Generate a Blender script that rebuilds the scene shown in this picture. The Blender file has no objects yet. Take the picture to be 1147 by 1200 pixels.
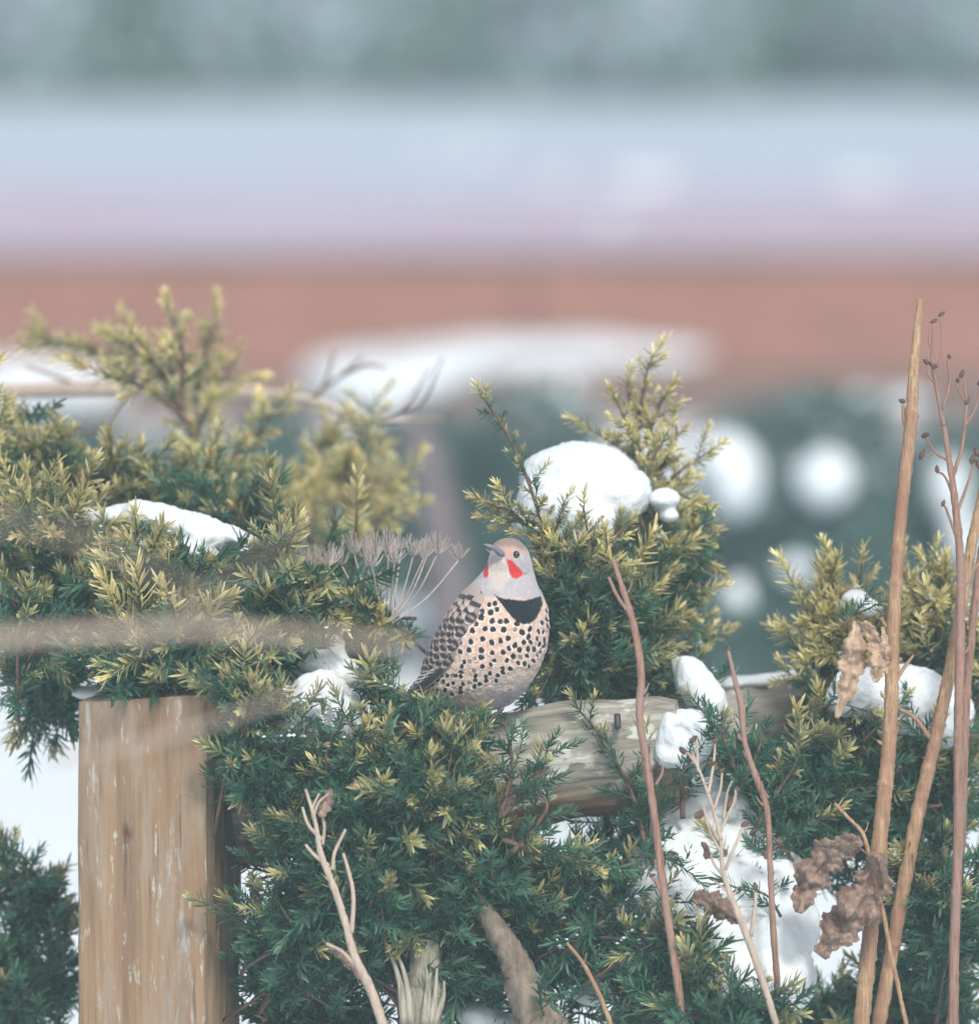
import bpy, math, random
import numpy as np
from mathutils import Vector, Matrix

R = math.radians
rng = random.Random(7)
nrg = np.random.RandomState(11)
scn = bpy.context.scene
COL = scn.collection

# ------------------------------------------------------------ camera
D = 10.0                       # metres to the bird
PITCH = R(5.5)
CAM_H = 2.0
cam_d = bpy.data.cameras.new('camera')
cam = bpy.data.objects.new('camera', cam_d)
COL.objects.link(cam)
cam.location = (0, 0, CAM_H)
cam.rotation_euler = (R(90) - PITCH, 0, 0)
cam_d.sensor_fit = 'HORIZONTAL'
cam_d.sensor_width = 36
cam_d.lens = 36 * D / 1.147
cam_d.clip_start = 0.1
cam_d.clip_end = 2000
cam_d.dof.use_dof = True
cam_d.dof.focus_distance = D - 0.04
cam_d.dof.aperture_fstop = (cam_d.lens / 1000) / 0.115
scn.camera = cam

# ------------------------------------------------------------ world, sun, exposure
SUN_EL, SUN_AZ = R(48), R(166)
w = bpy.data.worlds.new('World'); scn.world = w
w.use_nodes = True
nt = w.node_tree
bg = nt.nodes['Background']
sky = nt.nodes.new('ShaderNodeTexSky')
sky.sky_type = 'NISHITA'; sky.sun_disc = False
sky.sun_elevation = SUN_EL; sky.sun_rotation = SUN_AZ
sky.air_density = 1.0; sky.dust_density = 4.0; sky.ozone_density = 1.0
hs = nt.nodes.new('ShaderNodeHueSaturation')
hs.inputs['Saturation'].default_value = 0.78
nt.links.new(sky.outputs[0], hs.inputs['Color'])
nt.links.new(hs.outputs[0], bg.inputs['Color'])
bg.inputs['Strength'].default_value = 0.115
sd = bpy.data.lights.new('sun', 'SUN'); sun = bpy.data.objects.new('sun', sd)
COL.objects.link(sun)
sd.energy = 2.0; sd.angle = R(9); sd.color = (1.0, 0.95, 0.88)
sdir = Vector((math.sin(SUN_AZ) * math.cos(SUN_EL), math.cos(SUN_AZ) * math.cos(SUN_EL), math.sin(SUN_EL)))
sun.rotation_euler = sdir.to_track_quat('Z', 'Y').to_euler()
scn.view_settings.view_transform = 'Standard'
scn.view_settings.look = 'None'
scn.view_settings.exposure = 0.34
scn.view_settings.gamma = 1.0
scn.view_settings.use_curve_mapping = False
scn.cycles.use_denoising = True
scn.cycles.max_bounces = 8
scn.cycles.diffuse_bounces = 3
scn.cycles.glossy_bounces = 2
scn.cycles.transmission_bounces = 3
scn.cycles.transparent_max_bounces = 6
scn.cycles.volume_bounces = 1
scn.cycles.use_adaptive_sampling = False

# ------------------------------------------------------------ helpers
CF = Vector((0, math.cos(PITCH), -math.sin(PITCH)))
CU = Vector((0, math.sin(PITCH), math.cos(PITCH)))
C0 = Vector((0, 0, CAM_H))

def P(px, py, dd=0.0):
    """a place in the garden: across, down (mm at the bird's distance), and metres beyond the bird"""
    d = D + dd
    k = d / D / 1000.0
    return C0 + CF * d + Vector((1, 0, 0)) * ((px - 573.5) * k) + CU * ((600 - py) * k)

def tag(o, label=None, cat=None, group=None, kind=None):
    if label: o['label'] = label
    if cat: o['category'] = cat
    if group: o['group'] = group
    if kind: o['kind'] = kind
    return o

def empty(name, loc, rot=(0, 0, 0)):
    o = bpy.data.objects.new(name, None); COL.objects.link(o)
    o.location = loc; o.rotation_euler = rot
    o.empty_display_size = 0.05
    return o

def link(name, me, parent=None, loc=None, mat=None):
    o = bpy.data.objects.new(name, me); COL.objects.link(o)
    if mat is not None and len(me.materials) == 0: me.materials.append(mat)
    if parent is not None: o.parent = parent
    if loc is not None: o.location = loc
    return o

def mesh_np(name, V, F, smooth=True, col=None, mats=None, mi=None):
    me = bpy.data.meshes.new(name)
    V = np.asarray(V, dtype=np.float32)
    if isinstance(F, np.ndarray):
        n, k = F.shape
        me.vertices.add(len(V)); me.vertices.foreach_set('co', V.ravel())
        me.loops.add(n * k); me.loops.foreach_set('vertex_index', F.astype(np.int32).ravel())
        me.polygons.add(n)
        me.polygons.foreach_set('loop_start', np.arange(0, n * k, k, dtype=np.int32))
    else:
        me.from_pydata([tuple(v) for v in V], [], F)
    me.update(calc_edges=True); me.validate()
    if smooth: me.polygons.foreach_set('use_smooth', [True] * len(me.polygons))
    if col is not None:
        a = me.color_attributes.new('Col', 'FLOAT_COLOR', 'POINT')
        c = np.ones((len(V), 4), dtype=np.float32); c[:, :3] = col
        a.data.foreach_set('color', c.ravel())
    if mats:
        for m in mats: me.materials.append(m)
    if mi is not None: me.polygons.foreach_set('material_index', mi)
    return me

def vnoise(p, seed=0):
    """value noise, p (N,3)"""
    p = np.asarray(p, dtype=np.float64)
    i = np.floor(p).astype(np.int64); f = p - i
    f = f * f * (3 - 2 * f)
    def h(a, b, c):
        n = (a * 374761393 + b * 668265263 + c * 2147483647 + seed * 974711) & 0xffffffff
        n = ((n ^ (n >> 13)) * 1274126177) & 0xffffffff
        n = n ^ (n >> 16)
        return (n & 0xffff) / 65535.0
    r = 0
    for dx in (0, 1):
        for dy in (0, 1):
            for dz in (0, 1):
                wgt = (f[:, 0] if dx else 1 - f[:, 0]) * (f[:, 1] if dy else 1 - f[:, 1]) * (f[:, 2] if dz else 1 - f[:, 2])
                r = r + wgt * h(i[:, 0] + dx, i[:, 1] + dy, i[:, 2] + dz)
    return r

def fbm(p, seed=0, oct=3):
    r = 0; a = 0.5; s = 0
    for k in range(oct):
        r = r + a * vnoise(np.asarray(p) * (2 ** k), seed + k); s += a; a *= 0.5
    return r / s

def catmull(pts, n):
    pts = [np.array(p, dtype=float) for p in pts]
    if len(pts) == 2:
        return np.array([pts[0] + (pts[1] - pts[0]) * t for t in np.linspace(0, 1, n)])
    q = [2 * pts[0] - pts[1]] + pts + [2 * pts[-1] - pts[-2]]
    out = []
    for t in np.linspace(0, len(pts) - 1, n):
        i = min(int(t), len(pts) - 2); u = t - i
        a, b, c, d = q[i], q[i + 1], q[i + 2], q[i + 3]
        out.append(0.5 * ((2 * b) + (c - a) * u + (2 * a - 5 * b + 4 * c - d) * u * u + (3 * b - a - 3 * c + d) * u ** 3))
    return np.array(out)

def tube_arrays(pts, radii, n=None, sides=8, rough=0.0, seed=0, cap=True, nodes=0.0):
    """pts in metres, radii in metres"""
    n = n or max(4, len(pts) * 6)
    C = catmull(pts, n)
    rr = np.interp(np.linspace(0, 1, n), np.linspace(0, 1, len(radii)), radii)
    if nodes:
        sl = np.concatenate([[0], np.cumsum(np.linalg.norm(np.diff(C, axis=0), axis=1))])
        rn = random.Random(seed); pos = rn.uniform(.03, .08)
        while pos < sl[-1]:
            rr = rr * (1 + nodes * np.exp(-((sl - pos) / .0035) ** 2) - nodes * .25 * np.exp(-((sl - pos + .012) / .006) ** 2)); pos += rn.uniform(.03, .16)
    T = np.gradient(C, axis=0); T /= np.linalg.norm(T, axis=1)[:, None] + 1e-12
    up = np.array([0.13, 1.0, 0.07]);
    if abs(T[0] @ up) > 0.9: up = np.array([1.0, 0.1, 0.2])
    V = []
    N = None
    for i in range(n):
        if N is None: N = np.cross(T[i], up)
        N = N - T[i] * (N @ T[i]); N /= np.linalg.norm(N) + 1e-12
        B = np.cross(T[i], N)
        for s in range(sides):
            a = 2 * math.pi * s / sides
            V.append(C[i] + (N * math.cos(a) + B * math.sin(a)) * rr[i])
    V = np.array(V)
    if rough:
        ring = np.repeat(C, sides, axis=0)
        nn = fbm(V * 260, seed, 3) - 0.5
        V = ring + (V - ring) * (1 + nn[:, None] * 2 * rough)
    F = []
    for i in range(n - 1):
        for s in range(sides):
            t = (s + 1) % sides
            F.append((i * sides + s, i * sides + t, (i + 1) * sides + t, (i + 1) * sides + s))
    if cap:
        V = np.vstack([V, C[0], C[-1]])
        a, b = len(V) - 2, len(V) - 1
        for s in range(sides):
            t = (s + 1) % sides
            F.append((a, t, s, s)); F.append((b, (n - 1) * sides + s, (n - 1) * sides + t, (n - 1) * sides + t))
    return V, [f if f[2] != f[3] else f[:3] for f in F]

def tube(name, pts, radii, mat, parent=None, sides=8, rough=0.12, n=None, origin=None, nodes=0.0):
    pts = [np.array(p, dtype=float) for p in pts]
    o = np.array(origin if origin is not None else (0, 0, 0), dtype=float)
    V, F = tube_arrays([p - o for p in pts], radii, n, sides, rough, seed=rng.randint(0, 999), nodes=nodes)
    me = mesh_np(name, V, F, mats=[mat])
    return link(name, me, parent)

def join_arrays(parts):
    V, F, off = [], [], 0
    for v, f in parts:
        V.append(v); F += [tuple(i + off for i in q) for q in f]; off += len(v)
    return np.vstack(V), F

# ------------------------------------------------------------ materials
def mat_new(name):
    m = bpy.data.materials.new(name); m.use_nodes = True
    nt = m.node_tree
    return m, nt, nt.nodes['Principled BSDF']

def N(nt, t, **kw):
    n = nt.nodes.new(t)
    for k, v in kw.items():
        if k in n.inputs: n.inputs[k].default_value = v
        else: setattr(n, k, v)
    return n

def ramp(nt, fac, stops):
    r = nt.nodes.new('ShaderNodeValToRGB')
    e = r.color_ramp.elements
    while len(e) > 1: e.remove(e[-1])
    e[0].position = stops[0][0]; e[0].color = (*stops[0][1], 1)
    for p, c in stops[1:]:
        x = e.new(p); x.color = (*c, 1)
    nt.links.new(fac, r.inputs[0])
    return r.outputs[0]

def mixc(nt, fac, a, b, mode='MIX'):
    m = nt.nodes.new('ShaderNodeMix'); m.data_type = 'RGBA'; m.blend_type = mode
    for s, v in ((0, fac), (6, a), (7, b)):
        if hasattr(v, 'is_output') or isinstance(v, bpy.types.NodeSocket): nt.links.new(v, m.inputs[s])
        else: m.inputs[s].default_value = (*v, 1) if isinstance(v, tuple) else v
    return m.outputs[2]

def tex(nt, scale=(1, 1, 1), kind='NOISE', s=5, detail=5, rough=0.6, coord='Object', rnd=False):
    tc = nt.nodes.new('ShaderNodeTexCoord'); mp = nt.nodes.new('ShaderNodeMapping')
    mp.inputs['Scale'].default_value = scale
    nt.links.new(tc.outputs[coord], mp.inputs[0])
    if kind == 'NOISE':
        t = nt.nodes.new('ShaderNodeTexNoise'); t.inputs['Scale'].default_value = s
        t.inputs['Detail'].default_value = detail; t.inputs['Roughness'].default_value = rough
        nt.links.new(mp.outputs[0], t.inputs['Vector']); return t.outputs['Fac']
    t = nt.nodes.new('ShaderNodeTexVoronoi'); t.inputs['Scale'].default_value = s
    nt.links.new(mp.outputs[0], t.inputs['Vector']); return t.outputs['Distance']

def bump(nt, bs, h, strength, dist):
    b = nt.nodes.new('ShaderNodeBump'); b.inputs['Strength'].default_value = strength
    b.inputs['Distance'].default_value = dist
    nt.links.new(h, b.inputs['Height']); nt.links.new(b.outputs[0], bs.inputs['Normal'])

def m_snow():
    m, nt, b = mat_new('snow')
    n = tex(nt, s=14, detail=6)
    nt.links.new(ramp(nt, n, [(0.3, (0.74, 0.83, 0.88)), (0.7, (0.84, 0.90, 0.93))]), b.inputs['Base Color'])
    b.inputs['Roughness'].default_value = 0.75
    b.inputs['Subsurface Weight'].default_value = 0.0
    bump(nt, b, tex(nt, s=260, detail=6, rough=0.75), 0.8, 0.003)
    return m
SNOW = m_snow()

def m_needle():
    m, nt, b = mat_new('yew_needles')
    a = N(nt, 'ShaderNodeAttribute', attribute_name='Col')
    oi = nt.nodes.new('ShaderNodeObjectInfo')
    h = nt.nodes.new('ShaderNodeHueSaturation')
    mr = N(nt, 'ShaderNodeMapRange'); mr.inputs['To Min'].default_value = 0.7; mr.inputs['To Max'].default_value = 1.3
    nt.links.new(oi.outputs['Random'], mr.inputs[0])
    nt.links.new(mr.outputs[0], h.inputs['Value']); nt.links.new(a.outputs['Color'], h.inputs['Color'])
    nt.links.new(h.outputs[0], b.inputs['Base Color'])
    b.inputs['Roughness'].default_value = 0.42
    b.inputs['Specular IOR Level'].default_value = 0.5
    tr = nt.nodes.new('ShaderNodeBsdfTranslucent'); nt.links.new(h.outputs[0], tr.inputs[0])
    mx = nt.nodes.new('ShaderNodeMixShader'); mx.inputs[0].default_value = 0.25
    nt.links.new(b.outputs[0], mx.inputs[1]); nt.links.new(tr.outputs[0], mx.inputs[2])
    nt.links.new(mx.outputs[0], nt.nodes['Material Output'].inputs[0])
    return m
NEEDLE = m_needle()

def m_bark(name, c1, c2, scale=(1, 1, 1), s=60, bstr=0.6):
    m, nt, b = mat_new(name)
    n = tex(nt, scale, s=s, detail=6, rough=0.65)
    nt.links.new(ramp(nt, n, [(0.3, c1), (0.7, c2)]), b.inputs['Base Color'])
    b.inputs['Roughness'].default_value = 0.85
    bump(nt, b, n, bstr, 0.003)
    return m
TWIG = m_bark('yew_bark', (0.07, 0.04, 0.03), (0.20, 0.12, 0.09))
def m_stalk(name, c1, c2, c3):
    m, nt, b = mat_new(name)
    n = tex(nt, (1, 1, .06), s=420, detail=4, rough=.6); n2 = tex(nt, (1, 1, .5), s=28, detail=5); n3 = tex(nt, (1, 1, .7), s=330, detail=3)
    c = ramp(nt, n, [(.3, c1), (.68, c2)])
    c = mixc(nt, ramp(nt, n2, [(.42, (0, 0, 0)), (.62, (.8, .8, .8))]), c, c3)
    c = mixc(nt, ramp(nt, n3, [(.64, (0, 0, 0)), (.70, (.75, .75, .75))]), c, (.07, .045, .035))
    nt.links.new(c, b.inputs['Base Color']); b.inputs['Roughness'].default_value = .7
    bump(nt, b, n, .7, .0012)
    return m
STALK = m_stalk('dry_stalk', (0.14, 0.07, 0.05), (0.38, 0.22, 0.16), (0.28, 0.19, 0.16))
STALK_TAN = m_stalk('dry_stalk_tan', (0.20, 0.11, 0.06), (0.52, 0.36, 0.21), (0.26, 0.13, 0.085))
STALK_PALE = m_bark('dry_stalk_pale', (0.32, 0.25, 0.20), (0.55, 0.46, 0.38), (1, 1, .15), s=160)
UMBEL = m_bark('umbel_straw', (0.42, 0.36, 0.33), (0.62, 0.56, 0.52), s=200, bstr=0.2)
POD = m_bark('seed_pod', (0.05, 0.03, 0.03), (0.18, 0.11, 0.08), s=220)
LEAF = m_bark('dead_leaf', (0.24, 0.15, 0.11), (0.46, 0.33, 0.26), s=45, bstr=0.9)
def m_deadleaf():
    m, nt, b = mat_new('dead_leaf_papery')
    n = tex(nt, s=60, detail=7, rough=.7); v = tex(nt, (1, .4, .4), s=240, detail=3)
    c = ramp(nt, n, [(.3, (.10, .065, .05)), (.5, (.27, .18, .14)), (.72, (.46, .35, .28))])
    c = mixc(nt, ramp(nt, v, [(.56, (0, 0, 0)), (.66, (.6, .6, .6))]), c, (.52, .42, .34))
    nt.links.new(c, b.inputs['Base Color']); b.inputs['Roughness'].default_value = .75
    tr = nt.nodes.new('ShaderNodeBsdfTranslucent'); nt.links.new(c, tr.inputs[0])
    mx = nt.nodes.new('ShaderNodeMixShader'); mx.inputs[0].default_value = .25
    nt.links.new(b.outputs[0], mx.inputs[1]); nt.links.new(tr.outputs[0], mx.inputs[2])
    nt.links.new(mx.outputs[0], nt.nodes['Material Output'].inputs[0])
    bump(nt, b, v, .6, .001)
    return m
LEAF = m_deadleaf()
LEAF_PALE = m_bark('dead_leaf_straw', (0.26, 0.17, 0.11), (0.56, 0.42, 0.30), s=70, bstr=.9)
SNAG = m_bark('snag_bark', (0.09, 0.075, 0.055), (0.32, 0.26, 0.20), (1, 1, .5), s=70, bstr=1.0)
SPLIT = m_bark('split_wood', (0.16, 0.16, 0.12), (0.50, 0.47, 0.38), (1, 1, .04), s=160, bstr=0.8)

def m_post():
    m, nt, b = mat_new('post_wood')
    g = tex(nt, (1, 1, .05), s=75, detail=6, rough=0.65)
    g2 = tex(nt, (1, 1, .3), s=9, detail=3)
    c = ramp(nt, g, [(0.3, (0.12, 0.07, 0.04)), (0.48, (0.25, 0.15, 0.08)), (0.72, (0.38, 0.26, 0.155))])
    c2 = mixc(nt, g2, c, (0.27, 0.19, 0.12))
    fl = tex(nt, (1, 1, .25), s=75, detail=8, rough=0.72)
    mk = ramp(nt, fl, [(0.600, (0, 0, 0)), (0.64, (.85, .85, .85))])
    c3 = mixc(nt, mk, c2, (0.44, 0.46, 0.42))
    kn = tex(nt, (1, 1, .6), 'V', s=9)
    mk2 = ramp(nt, kn, [(0.045, (1, 1, 1)), (0.09, (0, 0, 0))])
    fl2 = tex(nt, (1, 1, .16), s=27, detail=8, rough=0.72)
    c3 = mixc(nt, ramp(nt, fl2, [(0.575, (0, 0, 0)), (0.63, (.65, .65, .65))]), c3, (.40, .45, .45))
    c4 = mixc(nt, mk2, c3, (0.10, 0.05, 0.03))
    ck = tex(nt, (1, 1, .035), s=150, detail=5, rough=.6)
    c4 = mixc(nt, ramp(nt, ck, [(.30, (.85, .85, .85)), (.40, (0, 0, 0))]), c4, (.07, .04, .028))
    gy = tex(nt, (1, 1, .15), s=30, detail=6, rough=.7)
    c4 = mixc(nt, ramp(nt, gy, [(.48, (0, 0, 0)), (.70, (.65, .65, .65))]), c4, (.34, .31, .26))
    nt.links.new(c4, b.inputs['Base Color']); b.inputs['Roughness'].default_value = 0.8
    bump(nt, b, g, 0.7, 0.004)
    return m
POSTW = m_post()

def m_log():
    m, nt, b = mat_new('log_wood')
    g = tex(nt, (.10, 1, 1), s=55, detail=8, rough=0.7)
    c = ramp(nt, g, [(0.32, (0.08, 0.075, 0.065)), (0.48, (0.25, 0.24, 0.205)), (0.68, (0.50, 0.49, 0.44))])
    # bare orange wood where the bark wore off (underside and end)
    sep = nt.nodes.new('ShaderNodeSeparateXYZ'); tc = nt.nodes.new('ShaderNodeTexCoord')
    nt.links.new(tc.outputs['Object'], sep.inputs[0])
    nz = tex(nt, (1, 1, 1), s=11, detail=4)
    ma = N(nt, 'ShaderNodeMath', operation='MULTIPLY_ADD'); ma.inputs[1].default_value = -9.0; ma.inputs[2].default_value = -0.05
    nt.links.new(sep.outputs['Z'], ma.inputs[0])
    ad = N(nt, 'ShaderNodeMath', operation='ADD'); nt.links.new(ma.outputs[0], ad.inputs[0]); nt.links.new(nz, ad.inputs[1])
    mk = ramp(nt, ad.outputs[0], [(0.58, (0, 0, 0)), (0.95, (1, 1, 1))])
    c2 = mixc(nt, mk, c, ramp(nt, g, [(0.3, (0.24, 0.11, 0.05)), (0.7, (0.42, 0.24, 0.12))]))
    li = tex(nt, (.6, 1, 1), s=34, detail=5, rough=0.55)
    mk2 = ramp(nt, li, [(0.55, (0, 0, 0)), (0.60, (1, 1, 1))])
    c3 = mixc(nt, mk2, c2, (0.52, 0.55, 0.50))
    al = tex(nt, (1, 1, 1), s=16, detail=4)
    mk3 = ramp(nt, al, [(0.56, (0, 0, 0)), (0.76, (.6, .6, .6))])
    c4 = mixc(nt, mk3, c3, (0.16, 0.18, 0.10))
    nt.links.new(c4, b.inputs['Base Color']); b.inputs['Roughness'].default_value = 0.85
    bump(nt, b, g, 0.9, 0.006)
    return m
LOGW = m_log()

def m_simple(name, col, rough=0.7, spec=0.5):
    m, nt, b = mat_new(name)
    b.inputs['Base Color'].default_value = (*col, 1); b.inputs['Roughness'].default_value = rough
    b.inputs['Specular IOR Level'].default_value = spec
    return m

def m_vcol(name, rough=0.8, bs=0.0, s=900):
    m, nt, b = mat_new(name)
    a = N(nt, 'ShaderNodeAttribute', attribute_name='Col')
    nt.links.new(a.outputs['Color'], b.inputs['Base Color'])
    b.inputs['Roughness'].default_value = rough
    b.inputs['Specular IOR Level'].default_value = 0.25
    b.inputs['Sheen Weight'].default_value = 0.15
    if bs: bump(nt, b, tex(nt, (1, 1, .25), s=s, detail=4), bs, 0.0008)
    return m

# ------------------------------------------------------------ the ground and the far garden
def grid_sheet(name, x0, x1, y0, y1, nx, ny, zfun, mat):
    xs = np.linspace(x0, x1, nx); ys = np.linspace(y0, y1, ny)
    X, Y = np.meshgrid(xs, ys)
    p = np.stack([X.ravel(), Y.ravel(), np.zeros(X.size)], 1)
    p[:, 2] = zfun(p)
    idx = np.arange(nx * ny).reshape(ny, nx)
    F = np.stack([idx[:-1, :-1].ravel(), idx[:-1, 1:].ravel(), idx[1:, 1:].ravel(), idx[1:, :-1].ravel()], 1)
    return link(name, mesh_np(name, p, F, mats=[mat]))

def m_frost_blur():
    m, nt, b = mat_new('frost_blur_tint')
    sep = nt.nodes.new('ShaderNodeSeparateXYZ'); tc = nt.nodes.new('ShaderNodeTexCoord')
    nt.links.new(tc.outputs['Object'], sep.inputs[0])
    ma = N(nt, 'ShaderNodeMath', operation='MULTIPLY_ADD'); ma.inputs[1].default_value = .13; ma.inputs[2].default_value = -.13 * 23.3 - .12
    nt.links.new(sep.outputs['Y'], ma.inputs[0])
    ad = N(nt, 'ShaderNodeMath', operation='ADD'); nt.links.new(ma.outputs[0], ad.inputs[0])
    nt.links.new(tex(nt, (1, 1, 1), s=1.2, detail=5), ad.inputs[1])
    c = ramp(nt, ad.outputs[0], [(0.2, (0.41, 0.29, 0.31)), (0.75, (0.47, 0.42, 0.54)), (1.25 if False else 1.0, (0.44, 0.52, 0.62))])  # frosty blue-grey; the pink front has the wall's blur put into its colour
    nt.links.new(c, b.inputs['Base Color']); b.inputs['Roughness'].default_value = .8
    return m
WALL_Y, WALL_H = 23.3, 0.44
g = grid_sheet('ground', -60, 60, -20, WALL_Y + 0.1, 260, 180,
               lambda p: (fbm(p * 0.9, 3, 4) - 0.55) * 0.12 * np.clip((WALL_Y - p[:, 1]) / 2, 0, 1), SNOW)
tag(g, kind='structure')
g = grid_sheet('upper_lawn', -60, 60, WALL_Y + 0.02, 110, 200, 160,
               lambda p: WALL_H + 0.012 + (fbm(p * 0.8, 5, 4) - 0.45) * 0.03, m_frost_blur())
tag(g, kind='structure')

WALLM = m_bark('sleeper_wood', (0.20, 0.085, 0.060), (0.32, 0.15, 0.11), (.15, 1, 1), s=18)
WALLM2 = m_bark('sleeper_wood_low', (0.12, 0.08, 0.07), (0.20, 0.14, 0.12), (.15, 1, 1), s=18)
def box_arrays(x0, x1, y0, y1, z0, z1, bev=0.01):
    v, f = [], []
    b = bev
    # chamfered box by 24 points
    for (sx, xx) in ((-1, x0), (1, x1)):
        for (sy, yy) in ((-1, y0), (1, y1)):
            for (sz, zz) in ((-1, z0), (1, z1)):
                v += [(xx, yy - sy * b, zz - sz * b), (xx - sx * b, yy, zz - sz * b), (xx - sx * b, yy - sy * b, zz)]
    import bmesh
    bm = bmesh.new()
    for q in v: bm.verts.new(q)
    bmesh.ops.convex_hull(bm, input=bm.verts)
    bm.verts.ensure_lookup_table(); bm.verts.index_update()
    V = np.array([x.co[:] for x in bm.verts]); F = [tuple(x.index for x in f.verts) for f in bm.faces]
    bm.free()
    return V, F

wall = empty('timber_retaining_wall', (0, WALL_Y, 0))
tag(wall, 'long red-brown timber edging wall far behind the bird with snow piled on top', 'wall')
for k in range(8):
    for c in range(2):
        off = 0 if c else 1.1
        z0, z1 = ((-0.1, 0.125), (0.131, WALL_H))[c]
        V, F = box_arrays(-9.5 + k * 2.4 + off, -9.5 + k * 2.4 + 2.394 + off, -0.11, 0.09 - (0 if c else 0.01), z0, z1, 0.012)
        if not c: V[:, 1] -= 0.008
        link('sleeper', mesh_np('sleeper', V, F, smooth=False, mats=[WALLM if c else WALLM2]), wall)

# leafy masses far away: thousands of small leaf faces
def m_leafmass(name, c1, c2):
    m, nt, b = mat_new(name)
    a = N(nt, 'ShaderNodeAttribute', attribute_name='Col')
    nt.links.new(mixc(nt, a.outputs['Fac'], c1, c2), b.inputs['Base Color'])
    b.inputs['Roughness'].default_value = 0.6
    return m
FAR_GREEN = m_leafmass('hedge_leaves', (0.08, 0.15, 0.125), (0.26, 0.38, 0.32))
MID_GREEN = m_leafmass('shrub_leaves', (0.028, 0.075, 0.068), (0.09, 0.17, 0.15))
def leaf_cloud(name, blobs, n, size, mat, parent=None, seed=1):
    r = np.random.RandomState(seed)
    vol = np.array([b[3] * b[4] * b[5] for b in blobs]); pr = vol / vol.sum()
    ch = r.choice(len(blobs), n, p=pr)
    B = np.array([b[:6] for b in blobs])[ch]
    d = r.normal(size=(n, 3)); d /= np.linalg.norm(d, axis=1)[:, None]
    rad = r.uniform(0.35, 1.0, n) ** 0.5
    rad *= 0.75 + 0.5 * vnoise(d * 2.5 + B[:, :3] * 3, 5)
    c = B[:, :3] + d * B[:, 3:6] * rad[:, None]
    c[:, 2] = np.maximum(c[:, 2], 0.02)
    a = r.normal(size=(n, 3)); a /= np.linalg.norm(a, axis=1)[:, None]
    b2 = np.cross(a, r.normal(size=(n, 3))); b2 /= np.linalg.norm(b2, axis=1)[:, None]
    s = size * r.uniform(0.6, 1.4, n)[:, None]
    V = np.stack([c - a * s, c - b2 * s * .35, c + a * s, c + b2 * s * .35], 1).reshape(-1, 3)
    F = np.arange(4 * n).reshape(n, 4)
    cl = np.repeat(r.uniform(0, 1, n), 4)[:, None] * np.ones((1, 3))
    return link(name, mesh_np(name, V, F, smooth=False, col=cl, mats=[mat]), parent)

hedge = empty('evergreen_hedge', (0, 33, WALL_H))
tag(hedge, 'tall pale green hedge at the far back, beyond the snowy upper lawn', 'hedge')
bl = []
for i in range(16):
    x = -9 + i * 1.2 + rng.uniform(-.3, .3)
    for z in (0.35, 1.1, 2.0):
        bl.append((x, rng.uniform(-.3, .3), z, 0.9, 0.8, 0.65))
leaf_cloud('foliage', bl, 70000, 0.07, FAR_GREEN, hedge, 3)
for i in range(8):
    x = -8.5 + i * 2.4
    tube('trunk', [(x, 0, -0.1), (x + .05, .1, .9), (x - .05, 0, 2.2)], [.06, .045, .02], TWIG, hedge, sides=6, n=6)

# snow heaps: overlapping rounded lumps melted into one skin
import bmesh
def snow_heap(name, label, lumps, cat='snow', group=None, vox=0.006, smooth=6, disp=0.006, dscale=0.06, center=None, parent=None):
    """lumps: (px, py, dd, rx, ry, rz) in mm at that distance, rz is depth"""
    pts = [P(l[0], l[1], l[2]) for l in lumps]
    o0 = Vector((sum(p.x for p in pts) / len(pts), sum(p.y for p in pts) / len(pts), min(p.z for p in pts)))
    bm = bmesh.new()
    for p, l in zip(pts, lumps):
        k = (D + l[2]) / D / 1000
        rot = l[6] if len(l) > 6 else 0
        M = Matrix.Translation(p - o0) @ Matrix.Rotation(R(rot), 4, 'Y') @ Matrix.Diagonal((l[3] * k, l[5] * k, l[4] * k, 1))
        bmesh.ops.create_icosphere(bm, subdivisions=3, radius=1, matrix=M)
    me = bpy.data.meshes.new(name); bm.to_mesh(me); bm.free()
    me.materials.append(SNOW)
    o = link(name, me, parent, loc=o0)
    m = o.modifiers.new('r', 'REMESH'); m.mode = 'VOXEL'; m.voxel_size = vox; m.use_smooth_shade = True
    m = o.modifiers.new('s', 'SMOOTH'); m.factor = 0.7; m.iterations = smooth * 2
    t = bpy.data.textures.new(name, 'CLOUDS'); t.noise_scale = dscale; t.noise_depth = 3
    m = o.modifiers.new('d', 'DISPLACE'); m.texture = t; m.strength = disp * .85; m.mid_level = 0.5; m.texture_coords = 'LOCAL'
    t = bpy.data.textures.new(name, 'CLOUDS'); t.noise_scale = dscale * .25; t.noise_depth = 2
    m = o.modifiers.new('d2', 'DISPLACE'); m.texture = t; m.strength = disp * .2; m.mid_level = 0.5; m.texture_coords = 'LOCAL'
    tag(o, label, cat, group)
    return o

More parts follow.
